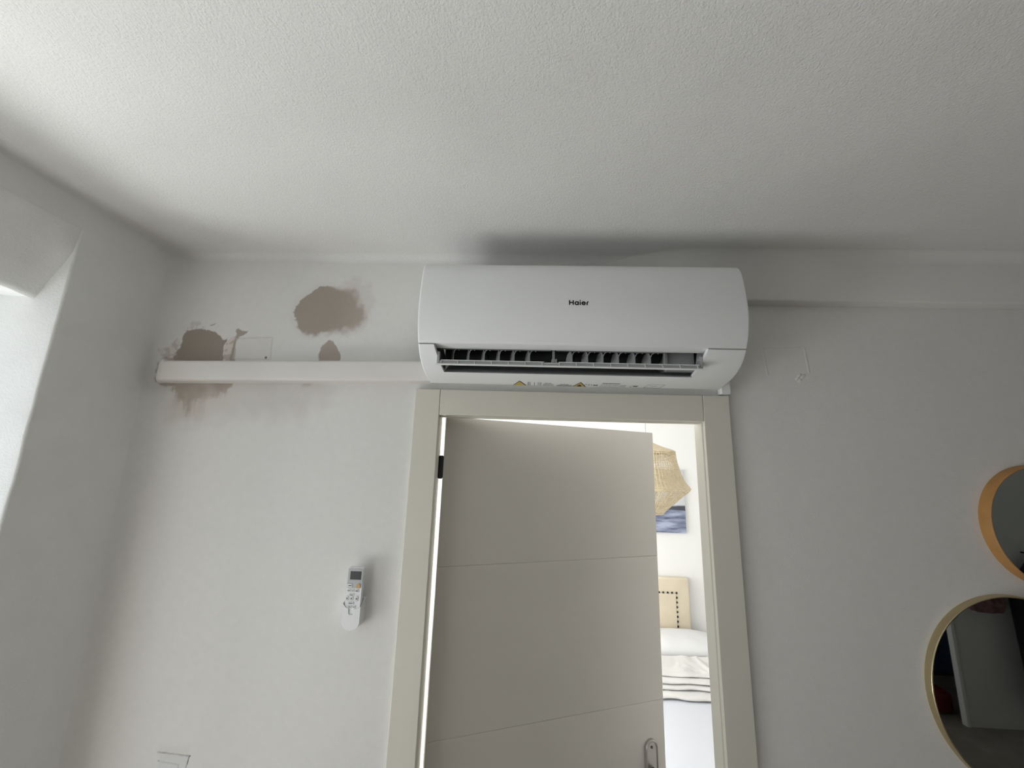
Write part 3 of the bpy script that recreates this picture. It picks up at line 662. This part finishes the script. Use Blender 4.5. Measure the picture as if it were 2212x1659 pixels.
def arc(cx, cy, r, a0, a1, n=24): return [(cx + r * math.cos(math.radians(a0 + (a1 - a0) * k / n)), cy - r * math.sin(math.radians(a0 + (a1 - a0) * k / n))) for k in range(n + 1)]
W = 56
for s in ([(690, 622), (690, 815)], [(860, 622), (860, 815)], [(690, 716), (860, 716)], arc(1020, 748, 72, 0, 360), [(1093, 682), (1093, 815)], [(1182, 685), (1182, 815)], [(1182, 606), (1183, 607)],
          arc(1340, 748, 72, 0, 318), [(1275, 742), (1405, 742)], [(1495, 815), (1495, 735), (1508, 700), (1545, 668)]):
    stroke(bm, s, W if s[0] != (1275, 742) else 40, lg)
acp('logo', bm, M_black, label='black brand lettering')
# labels follow the curve of the underside: s = 0 at the upper edge of the print, 1 at the lower end
def lab(x, s, off=0.0005):
    y = -0.070 + s * 0.0312
    z = None
    for a, b_ in zip(PF, PF[1:]):
        if a[0] <= y <= b_[0] and a[1] < 2.2: t = (y - a[0]) / (b_[0] - a[0]); z = a[1] + (b_[1] - a[1]) * t
    if z is None: z = 2.130
    return Vector((x, y, z - off))
KX = 0.00140
def lx(px): return -0.0425 + (px - 1103) * KX
def patch(bm, x0, x1, s0, s1, shear=0.0):
    n = 3
    for k in range(n):
        a, c_ = s0 + (s1 - s0) * k / n, s0 + (s1 - s0) * (k + 1) / n
        bm.faces.new([bm.verts.new(lab(*p)) for p in ((lx(x0) - shear * a, a), (lx(x1) - shear * a, a), (lx(x1) - shear * c_, c_), (lx(x0) - shear * c_, c_))])
def tri(px):
    bm = bmesh.new(); bm.faces.new([bm.verts.new(lab(*p)) for p in ((lx(px), -0.05), (lx(px + 14), 1.0), (lx(px - 14), 1.0))]); k = acp('warning_label', bm, M_yel)
    bm = bmesh.new()
    for s_ in (-1, 1): bm.faces.new([bm.verts.new(lab(*p, 0.0008)) for p in ((lx(px), -0.10), (lx(px), 0.04), (lx(px + s_ * 13), 1.0), (lx(px + s_ * 15), 1.0))])
    o = obj('border', bm, M_black); o.parent = k; o.matrix_parent_inverse = k.matrix_world.inverted()
    return k
k1 = tri(1116); k1['label'] = 'plain yellow warning triangle'
k2 = tri(1248); k2['label'] = 'yellow warning triangle with a flame mark'
bm = bmesh.new(); bm.faces.new([bm.verts.new(lab(lx(px), s, 0.0009)) for px, s in ((1248, 0.42), (1252, 0.7), (1253, 0.98), (1243, 0.98), (1244, 0.7))]); o = obj('flame_mark', bm, M_brn); o.parent = k2
bm = bmesh.new()
for px, w_ in ((1134, 1), (1136.5, 0.7), (1139, 1), (1148, 1), (1156.5, 1), (1160, 0.8), (1162.5, 1)): patch(bm, px, px + w_, 0.15, 1.0)
acp('barcode', bm, M_dgrey)
bm = bmesh.new()
for s, a, b_ in ((0.3, 1171, 1186), (0.55, 1168, 1190), (0.8, 1167, 1191), (0.5, 1205, 1224), (0.7, 1199, 1231), (0.88, 1198, 1232)): patch(bm, a, b_, s, s + 0.14)
for s in (0.25, 0.5, 0.75):
    x = 1296 - s * 6
    while x < 1333: w_ = random.uniform(2, 6); patch(bm, x, min(x + w_, 1333), s + 0.05, s + 0.16); x += w_ + 1.2
for s in (0.45, 0.7): patch(bm, 1337 - s * 4, 1350 - s * 3, s, s + 0.12)
patch(bm, 1360, 1364, 0.4, 0.5); patch(bm, 1357, 1362, 0.7, 0.85)
tag(acp('label_print', bm, M_grey), kind='stuff')
bm = bmesh.new(); patch(bm, 1296, 1334, 0.02, 0.14); patch(bm, 1370, 1380, 0.5, 0.78, 0.012)
st = [(px, s) for px, s in ()]
def lt(px, s): return lab(lx(px), s, 0.0006)
for P in ([(1258, 0.62), (1261, 0.30), (1264, 0.62)], [(1266, 0.36), (1269, 0.36), (1269, 0.46), (1266, 0.62), (1270, 0.62)], [(1273, 0.3), (1273, 0.62), (1276, 0.62)]):
    for (a, c_), (d_, e_) in zip(P, P[1:]):
        t = Vector((d_ - a, (e_ - c_) * 14)).normalized() * 0.45; nx_, ny_ = -t.y, t.x / 14 * 1.0
        bm.faces.new([bm.verts.new(lt(*q)) for q in ((a + nx_, c_ + ny_), (d_ + nx_, e_ + ny_), (d_ - nx_, e_ - ny_), (a - nx_, c_ - ny_))])
tag(acp('label_lettering', bm, M_dgrey, label='dark A2L lettering'), kind='stuff')
bm = bmesh.new()
for a in (1280, 1285): bm.faces.new([bm.verts.new(lt(a + 3 * math.cos(t), 0.58 + 0.14 * math.sin(t))) for t in [2 * PI * k / 10 for k in range(10)]])
tag(acp('label_symbol', bm, M_dgrey), kind='stuff')
bm = bmesh.new()
for a, b_, s0, s1 in ((1396, 1431, 0.08, 0.14), (1396, 1431, 0.9, 0.97), (1396, 1397.5, 0.1, 0.95), (1430, 1431.5, 0.1, 0.95), (1404, 1420, 0.45, 0.53)): patch(bm, a, b_, s0, s1, 0.012)
acp('rating_label', bm, M_grey)

# ------------------------------------------------------------------ pipe trunking, left of the unit
bm = bmesh.new()
prism(bm, rrect(-0.052, 0.03, -0.0335, 0.0335, 0.010, 4), lambda y, z: Vector((-1.186, min(y, 0.0), 2.1495 + z)), lambda y, z: Vector((AX0 - 0.0008, min(y, 0.0), 2.168 + z)))
bmesh.ops.remove_doubles(bm, verts=bm.verts, dist=1e-5)
es = [e for e in bm.edges if all(v.co.x < -1.18 for v in e.verts) and not all(v.co.y > -0.001 for v in e.verts)]
bmesh.ops.bevel(bm, geom=es, offset=0.008, segments=3, profile=0.5, affect='EDGES')
tr = obj('pipe_trunking', bm, M_trunk, smooth=False); tag(tr, 'pinkish white pipe trunking running from the left corner to the air conditioner', 'trunking')
for p in tr.data.polygons: p.use_smooth = True
try:
    tr.data.set_sharp_from_angle(angle=0.9)
except Exception: pass
# little bracket standing on the right end of the frame
bm = bmesh.new(); box(bm, 0.600, 0.626, -0.030, 0.0, 2.119, 2.165, bev=0.001)
tag(obj('plastic_block', bm, M_ac), 'small white block on the frame under the right end of the air conditioner', 'block')

# ------------------------------------------------------------------ remote control in its wall holder
rh = empty('remote_holder', (-0.487, 0.0, 1.414)); tag(rh, 'small white wall holder with rounded bottom carrying the remote control', 'holder')
bm = bmesh.new(); hx0, hx1 = -0.5125, -0.4610; yf = -0.036
def bot(r=0.0235, n=12): return [((hx0 + hx1) / 2 + (hx1 - hx0) / 2 * math.cos(PI + PI * k / n), 1.434 + 0.021 * math.sin(PI + PI * k / n)) for k in range(n + 1)]
ro = 1.4735
front = bot() + [(hx1, ro + 0.002), (hx1 - 0.004, ro - 0.001), (hx1 - 0.013, ro - 0.004), (-0.4800, ro - 0.0045), (-0.4805, ro - 0.016), (-0.483, ro - 0.0195), (-0.4925, ro - 0.0195), (-0.4950, ro - 0.016), (-0.4955, ro - 0.004), (hx0 + 0.008, ro - 0.001), (hx0 + 0.001, ro + 0.007), (hx0, ro + 0.011)]
prism(bm, front, lambda x, z: Vector((x, yf, z)), lambda x, z: Vector((x, yf + 0.002, z)))
bevel_all(bm, 0.0006, 2)
o = keep(obj('front_shell', bm, M_rem), rh)
bm = bmesh.new()
bp_ = bot()
A = [bm.verts.new((x, yf + 0.001, z)) for x, z in bp_]; B = [bm.verts.new((x + (0.002 if x > -0.487 else -0.002), 0, z - 0.001)) for x, z in bp_]
for k in range(len(A) - 1): bm.faces.new((A[k], A[k + 1], B[k + 1], B[k]))
for s, x in ((1, hx1), (-1, hx0)):
    zz = ro + (0.002 if s > 0 else 0.011)
    prism(bm, [(yf + 0.001, 1.434), (0, 1.434), (0, zz + 0.016), (-0.012, zz + 0.012), (-0.024, zz + 0.003), (yf + 0.001, zz - 0.002)], lambda y, z: Vector((x + s * (y - yf) * 0.05, y, z)), lambda y, z: Vector((x - s * 0.0016, y, z)))
keep(obj('side_wall', bm, M_rem), rh)
keep(boxo('back_plate', (hx0, hx1, -0.003, 0.0, 1.425, 1.49), M_rem, None, 0.001), rh)
rc_ = empty('remote_control', (-0.487, -0.02, 1.437)); tag(rc_, 'white remote control with grey screen bezel and orange button, in the wall holder', 'remote control')
x0r, x1r, z1r, yr = -0.5085, -0.4640, 1.5785, -0.0335
bm = bmesh.new(); prism(bm, rrect(x0r, x1r, 1.437, z1r, 0.006, 5), lambda x, z: Vector((x, yr, z)), lambda x, z: Vector((x, -0.0190, z))); bevel_all(bm, 0.0016, 3)
keep(obj('body', bm, M_rem), rc_)
def rx(px): return x0r + (px - 412) * 0.0445 / 288
def rz(py): return z1r - (py - 312) * 0.0445 / 288 * 0.98
def shear(px, py): return px + (py - 320) * 0.072
def rpart(name, outline, m, h=0.0008, y=yr, parent=rc_):
    bm = bmesh.new(); prism(bm, outline, lambda x, z: Vector((x, y - h, z)), lambda x, z: Vector((x, y + 0.0006, z))); 
    return keep(obj(name, bm, m), parent)
def R4(px0, px1, py0, py1, r): return rrect(rx(shear(px0, (py0 + py1) / 2)), rx(shear(px1, (py0 + py1) / 2)), rz(py1), rz(py0), r, 4)
bz = rpart('screen_bezel', rrect(x0r + 0.0012, x1r - 0.0016, rz(678), rz(320), 0.004, 5), M_bez, 0.0006); bz['label'] = 'silver grey screen bezel'
rpart('screen', rrect(rx(463), rx(672), rz(526), rz(378), 0.0006, 2), M_lcd, 0.0010)
b1 = rpart('button', R4(408, 496, 603, 660, 0.0018), M_rem, 0.0022); bm = bmesh.new(); box(bm, rx(450), rx(505), yr - 0.0026, yr - 0.002, rz(640), rz(624)); o = obj('button_print', bm, M_glyph); o.parent = b1; o.matrix_parent_inverse = b1.matrix_world.inverted()
ob = rpart('button', [(rx(638) + 0.0056 * math.cos(a), rz(634) + 0.0062 * math.sin(a)) for a in [2 * PI * k / 20 for k in range(20)]], M_or, 0.0022); ob['label'] = 'round orange button'
def btn(px0, px1, py0, py1, r=0.0016, gl=True, gw=0.5, gh=0.3, off=0.0):
    o = rpart('button', R4(px0, px1, py0, py1, r), M_btn, 0.0016)
    if gl:
        cx_ = rx(shear((px0 + px1) / 2, (py0 + py1) / 2)); cz_ = rz((py0 + py1) / 2); w2 = (px1 - px0) * 0.0445 / 288 * gw / 2; h2 = (py1 - py0) * 0.0445 / 288 * gh / 2
        bm = bmesh.new(); box(bm, cx_ - w2, cx_ + w2, yr - 0.0020, yr - 0.0015, cz_ - h2, cz_ + h2); g_ = obj('button_print', bm, M_glyph); g_.parent = o
    return o
btn(405, 470, 700, 745, gh=0.2, gw=0.7); btn(480, 545, 700, 745, gh=0.15, gw=0.5); btn(556, 622, 700, 745, gh=0.35, gw=0.6)
btn(440, 545, 772, 820, 0.003, gh=0.2, gw=0.6)
btn(385, 432, 812, 905, 0.003, gh=0.3, gw=0.4); btn(460, 520, 820, 895, 0.003, gh=0.35, gw=0.3); btn(562, 612, 812, 905, 0.003, gh=0.3, gw=0.4)
btn(425, 535, 915, 965, 0.003, gh=0.22, gw=0.65)
btn(420, 500, 980, 1028, 0.002, gh=0.2, gw=0.5); btn(520, 570, 980, 1025, 0.002, gh=0.2, gw=0.5)

# ------------------------------------------------------------------ round mirrors on the right
def mirror(name, cx_, cz_, R_, r_in, dep, mrim, label):
    e_ = empty(name, (cx_, 0.0, cz_)); tag(e_, label, 'mirror')
    n = 96; bm = bmesh.new()
    pr = [(R_, 0.0), (R_, -dep + 0.002), (R_ - 0.0012, -dep), (R_ - 0.0035, -dep), (R_ - 0.0045, -dep + 0.003), (R_ - 0.0045, -0.003)]
    rings = [[bm.verts.new((cx_ + r * math.cos(2 * PI * k / n), y, cz_ + r * math.sin(2 * PI * k / n))) for k in range(n)] for r, y in pr]
    for A, B in zip(rings, rings[1:]):
        for k in range(n): bm.faces.new((A[k], A[(k + 1) % n], B[(k + 1) % n], B[k]))
    rim = keep(obj('rim', bm, mrim, None, True), e_)
    bm = bmesh.new(); R2 = R_ - 0.0045
    A = [bm.verts.new((cx_ + R2 * math.cos(2 * PI * k / n), -dep + 0.004, cz_ + R2 * math.sin(2 * PI * k / n))) for k in range(n)]; B = [bm.verts.new((v.co.x, -0.003, v.co.z)) for v in A]
    bm.faces.new(A); bm.faces.new(B[::-1])
    for k in range(n): bm.faces.new((A[k], A[(k + 1) % n], B[(k + 1) % n], B[k]))
    keep(obj('glass', bm, M_mirror), e_)
mirror('round_mirror', 1.489, 1.760, 0.1705, 0.166, 0.031, M_bronze, 'upper round mirror with a deep orange-brown rim')
mirror('round_mirror', 1.342, 1.3255, 0.2465, 0.242, 0.020, M_gold, 'larger lower round mirror with a thin brass rim')

# ------------------------------------------------------------------ bedroom: bed, pillow, folded quilt, headboard, painting, lamp
bx0, bx1, by0, by1, bz_ = 0.62, 1.56, 0.42, 2.228, 0.50
bd = empty('bed', ((bx0 + bx1) / 2, (by0 + by1) / 2, 0.0)); tag(bd, 'single bed with pale fitted sheet beyond the doorway', 'bed')
def bp2(name, d, m, bev): return keep(boxo(name, d, m, None, bev, smooth=True, seg=4), bd)
bp2('base', (bx0 + 0.01, bx1 - 0.01, by0 + 0.01, by1, 0.10, 0.28), M_head, 0.01); bp2('mattress', (bx0, bx1, by0, by1, 0.28, bz_), M_sheet, 0.04)
for x in (bx0 + 0.06, bx1 - 0.06):
    for y in (by0 + 0.06, by1 - 0.06): bp2('leg', (x - 0.02, x + 0.02, y - 0.02, y + 0.02, 0.0, 0.10), M_iron, 0.003)
# headboard
hb = empty('headboard', (1.0, 2.3, 0.0)); tag(hb, 'beige upholstered headboard with black nail studs', 'headboard')
hx_, hz_ = 1.366, 0.985
bm = bmesh.new(); box(bm, 0.55, hx_, 2.244, 2.298, 0.25, hz_, bev=0.016, seg=4); keep(obj('padding', bm, M_head, None, True), hb)
bm = bmesh.new(); box(bm, 0.67, 1.2515, 2.236, 2.25, 0.30, 0.868, bev=0.006, seg=3); keep(obj('centre_panel', bm, M_head, None, True), hb)
bm = bmesh.new()
for k in range(6):
    pass
r = bmesh.ops.create_uvsphere(bm, u_segments=12, v_segments=8, radius=0.0085)
for v in r['verts']: v.co.y *= 0.7
s0 = keep(obj('stud', bm, M_iron, None, True), hb); first = True
spots = [(1.2555 - 0.0355 * i, 0.8735) for i in range(8)] + [(1.2555, 0.8735 - 0.0355 * i) for i in range(1, 10)]
for x, z in spots:
    o = s0 if first else s0.copy()
    if not first: C.objects.link(o); o.parent = hb; o.matrix_parent_inverse = s0.matrix_parent_inverse
    first = False; o.location = (x, 2.240, z)
# pillow
bm = bmesh.new(); nx_, ny_ = 40, 26; top = []; btm = []
for i in range(nx_ + 1):
    ta, tb = [], []
    for k in range(ny_ + 1):
        u = i / nx_ * 2 - 1; v = k / ny_ * 2 - 1
        edge = max(0, (1 - abs(u) ** 3.2)) ** 0.5 * max(0, (1 - abs(v) ** 2.6)) ** 0.5
        x = 1.135 + u * 0.385 * (1 - 0.04 * v * v); y = 2.045 + v * 0.185 * (1 - 0.05 * u * u)
        h = 0.075 * edge + 0.006 * nse(x, y, 9) * edge
        zc_ = 0.578
        ta.append(bm.verts.new((x, y, zc_ + h))); tb.append(bm.verts.new((x, y, zc_ - h * 0.92)))
    top.append(ta); btm.append(tb)
for G_ in (top, btm):
    for i in range(nx_):
        for k in range(ny_): bm.faces.new((G_[i][k], G_[i + 1][k], G_[i + 1][k + 1], G_[i][k + 1]))
tag(obj('pillow', bm, M_linen, None, True, weld=True), 'plump white pillow at the head of the bed', 'pillow')
# folded quilt: three layers, rumpled on top
qt = empty('quilt', (1.1, 1.7, bz_)); tag(qt, 'rumpled cream quilt folded in layers across the bed', 'quilt')
def layer(y0, y1, z0, thick, seed, amp, front_r=0.016):
    bm = bmesh.new(); nx_, ny_ = 70, 64; rows = []
    for i in range(nx_ + 1):
        x = bx0 + 0.03 + (bx1 - bx0 - 0.03) * i / nx_; row = []
        yo = y0 + 0.018 * nse(x, seed, 6)
        prof_ = [(yo + 0.05, z0 + 0.001), (yo + front_r, z0), (yo + 0.004, z0 + thick * 0.2), (yo, z0 + thick * 0.5), (yo + 0.004, z0 + thick * 0.8), (yo + front_r, z0 + thick)]
        for y, z in prof_: row.append(bm.verts.new((x, y, z + 0.004 * nse(x, seed + 5, 9))))
        for k in range(1, ny_ + 1):
            y = yo + front_r + (y1 - yo - front_r) * k / ny_
            q = Vector((x * 5 + 1.6 * nse(x, y, 3, seed), y * 5 + 1.6 * nse(x, y, 3, seed + 4), seed))
            rid = (1 - abs(noise.noise(q)) * 2.2); rid2 = 1 - abs(noise.noise(q * 2.3)) * 2
            z = z0 + thick + amp * (rid * 0.7 + rid2 * 0.3) * min(1, k / 5) + 0.004 * nse(x, seed + 5, 9)
            if k > ny_ - 4: z -= (k - ny_ + 4) * 0.012
            row.append(bm.verts.new((x, y, max(z, z0 + 0.001))))
        rows.append(row)
    for A, B in zip(rows, rows[1:]):
        for k in range(len(A) - 1): bm.faces.new((A[k], A[k + 1], B[k + 1], B[k]))
    for r_ in (rows[0], rows[-1]): bm.faces.new(r_)
    return keep(obj('layer', bm, M_quilt, None, True), qt)
layer(1.455, 1.855, bz_ + 0.005, 0.018, 1.0, 0.003); layer(1.52, 1.852, bz_ + 0.027, 0.016, 2.0, 0.003); layer(1.545, 1.850, bz_ + 0.047, 0.014, 3.3, 0.0035); layer(1.60, 1.848, bz_ + 0.064, 0.014, 4.7, 0.016)
# painting
px0, px1, pz0, pz1 = 0.72, 1.378, 1.333, 1.858
bm = bmesh.new(); box(bm, -(px1 - px0) / 2, (px1 - px0) / 2, -0.022, 0.0, -(pz1 - pz0) / 2, (pz1 - pz0) / 2, bev=0.002)
pa = obj('painting', bm, M_art); pa.location = ((px0 + px1) / 2, 2.299, (pz0 + pz1) / 2); tag(pa, 'unframed canvas with pale sky over dark blue-grey streaks', 'painting')
# woven pendant lamp
lx_, ly_ = 0.705, 1.10
lp = empty('pendant_lamp', (lx_, ly_, CH)); tag(lp, 'woven rattan pendant lamp shade, half hidden by the door', 'lamp')
pk = [(0.030, 2.022), (0.040, 2.0195), (0.092, 1.9985), (0.150, 1.979), (0.158, 1.971), (0.1605, 1.945), (0.165, 1.914), (0.177, 1.868), (0.192, 1.826), (0.208, 1.797), (0.226, 1.776), (0.2275, 1.766), (0.216, 1.752), (0.195, 1.736), (0.168, 1.712), (0.128, 1.676), (0.086, 1.637), (0.080, 1.628)]
def pr_at(t):
    f = t * (len(pk) - 1); i = min(int(f), len(pk) - 2); f -= i; return (pk[i][0] + (pk[i + 1][0] - pk[i][0]) * f, pk[i][1] + (pk[i + 1][1] - pk[i][1]) * f)
# arc-length table
tab = []; acc = 0
for i in range(len(pk) - 1):
    tab.append(acc); acc += math.dist(pk[i], pk[i + 1])
tab.append(acc)
def at_s(s):
    for i in range(len(pk) - 1):
        if tab[i + 1] >= s: f = (s - tab[i]) / (tab[i + 1] - tab[i]); return (pk[i][0] + (pk[i + 1][0] - pk[i][0]) * f, pk[i][1] + (pk[i + 1][1] - pk[i][1]) * f)
    return pk[-1]
def ring(bm, r, z, w, hgt, n=72, ph=0.0, wob=0.0015):
    V = []
    for k in range(n):
        a = 2 * PI * k / n; rr = r + wob * (1 if k % 2 else -1)
        V.append([bm.verts.new((lx_ + (rr + dr) * math.cos(a), ly_ + (rr + dr) * math.sin(a), z + dz)) for dr, dz in ((-w, 0), (0, hgt), (w, 0), (0, -hgt))])
    for k in range(n):
        A, B = V[k], V[(k + 1) % n]
        for j in range(4): bm.faces.new((A[j], A[(j + 1) % 4], B[(j + 1) % 4], B[j]))
s = 0.0; bm = bmesh.new()
while s < acc:
    r_, z_ = at_s(s)
    if z_ > 1.962: st_, hh = 0.0034, 0.0019
    elif z_ > 1.868: st_, hh = 0.0095, 0.0021
    elif z_ > 1.762: st_, hh = 0.0042, 0.0020
    else: st_, hh = 0.0125, 0.0017
    ring(bm, r_, z_, 0.0016, hh, wob=0.0012 if int(s * 1000) % 2 else -0.0012); s += st_
for r_, z_ in ((0.1575, 1.973), (0.2275, 1.769), (0.081, 1.629), (0.034, 2.022)): ring(bm, r_, z_, 0.0042, 0.0042, wob=0)
wv = keep(obj('weave', bm, M_rattan, None, True), lp); tag(wv, kind='stuff')
bm = bmesh.new()
for q in range(66):
    a = 2 * PI * q / 66
    pts = []
    s = 0
    while s < tab[11]: r_, z_ = at_s(s); pts.append((lx_ + r_ * math.cos(a), ly_ + r_ * math.sin(a), z_)); s += 0.014
    r_, z_ = at_s(tab[11]); pts.append((lx_ + r_ * math.cos(a), ly_ + r_ * math.sin(a), z_)); tube(bm, pts, 0.0022, 4, False)
wr = keep(obj('upper_strands', bm, M_rattan, None, True), lp); tag(wr, kind='stuff')
bm = bmesh.new()
for q in range(44):
    a = 2 * PI * q / 44
    for sg in (-0.0035, 0.0035):
        tube(bm, [(lx_ + at_s(s_)[0] * math.cos(a + sg / max(at_s(s_)[0], 0.05)), ly_ + at_s(s_)[0] * math.sin(a + sg / max(at_s(s_)[0], 0.05)), at_s(s_)[1]) for s_ in [tab[11] + (acc - tab[11]) * k / 8 for k in range(9)]], 0.0020, 4, False)
wr = keep(obj('lower_strands', bm, M_rattan, None, True), lp); tag(wr, kind='stuff')
bm = bmesh.new(); tube(bm, [(lx_, ly_, CH), (lx_, ly_, 1.93)], 0.0028, 8); keep(obj('cord', bm, M_cord), lp)
bm = bmesh.new(); tube(bm, [(lx_, ly_, 1.90), (lx_, ly_, 1.96)], 0.02, 14); keep(obj('socket', bm, M_wframe), lp); bm = bmesh.new(); tube(bm, [(lx_ - 0.036, ly_, 2.0205), (lx_ + 0.036, ly_, 2.0205)], 0.002, 6); keep(obj('cross_bar', bm, M_wframe), lp)
bm = bmesh.new(); bmesh.ops.create_uvsphere(bm, u_segments=20, v_segments=12, radius=0.03)
for v in bm.verts: v.co += Vector((lx_, ly_, 1.872))
keep(obj('bulb', bm, M_wframe, None, True), lp)
bm = bmesh.new(); tube(bm, [(lx_, ly_, CH), (lx_, ly_, CH - 0.022)], [0.045, 0.038], 24); keep(obj('ceiling_rose', bm, M_wframe), lp)

# ------------------------------------------------------------------ things behind the camera that the mirrors show
def drape(name, y, x0, x1, z0, z1, dep, m, seed, taper, lean=0.0):
    bm = bmesh.new(); n = 40; rings = []
    lev = 20
    for j in range(lev + 1):
        t = j / lev; z = z1 + (z0 - z1) * t; hw = (x1 - x0) / 2 * taper(t); cx_ = (x0 + x1) / 2 + lean * t; row = []
        for k in range(n):
            a = 2 * PI * k / n; w_ = 1 + 0.10 * math.sin(a * 7 + seed) * t + 0.06 * math.sin(a * 3 + seed * 2)
            row.append(bm.verts.new((cx_ + hw * math.sin(a) * w_, y + dep / 2 * math.cos(a) * w_, z)))
        rings.append(row)
    for A, B in zip(rings, rings[1:]):
        for k in range(n): bm.faces.new((A[k], A[(k + 1) % n], B[(k + 1) % n], B[k]))
    bm.faces.new(rings[0]); bm.faces.new(rings[-1][::-1])
    return obj(name, bm, m, None, True)
coat = drape('coat', -2.20, 3.79, 4.39, 0.22, 1.27, 0.18, M_coat, 1.0, lambda t: (0.25 + 0.75 * min(1, t * 5)) * (1 - 0.10 * t))
tag(coat, 'black coat hanging on the grey wall, dark shape in the mirrors', 'coat')
bm = bmesh.new(); tube(bm, [(4.06, -2.33, 1.285), (4.06, -2.23, 1.285), (4.06, -2.20, 1.27), (4.06, -2.195, 1.30)], 0.006, 8); tag(obj('coat_hook', bm, M_iron), 'black metal hook holding the coat', 'hook')
sc_ = drape('scarf', -2.21, 3.46, 3.74, 0.86, 1.04, 0.10, M_pink, 2.0, lambda t: 0.75 + 0.25 * math.sin(PI * t)); tag(sc_, 'dusky pink woollen bundle beside the black coat, top edge of the lower mirror', 'scarf')
bm = bmesh.new(); tube(bm, [(3.60, -2.33, 1.055), (3.60, -2.23, 1.055), (3.60, -2.22, 1.07)], 0.005, 8); tag(obj('wall_hook', bm, M_iron), 'small metal hook holding the pink bundle', 'hook')
nv = drape('garment', -2.72, 3.34, 3.76, 0.24, 1.45, 0.20, M_blue, 3.0, lambda t: 0.3 + 0.7 * min(1, t * 4)); tag(nv, 'navy garment hanging in the dark recess, left edge of the lower mirror', 'garment')
bm = bmesh.new(); tube(bm, [(2.95, -2.72, 1.47), (4.60, -2.72, 1.47)], 0.012, 12); tag(obj('hanging_rail', bm, M_iron), 'clothes rail in the dark recess', 'rail')
bag = empty('handbag', (3.33, -2.50, 0.0)); tag(bag, 'dark red handbag on the floor beside the pale trim', 'bag')
bm = bmesh.new(); box(bm, 3.17, 3.49, -2.62, -2.455, 0.0, 0.17, bev=0.045, seg=4); keep(obj('body', bm, M_red, None, True), bag)
bm = bmesh.new(); tube(bm, [(3.23 + 0.2 * k / 12, -2.54, 0.15 + 0.10 * math.sin(PI * k / 12)) for k in range(13)], 0.007, 8); keep(obj('strap', bm, M_red, None, True), bag)
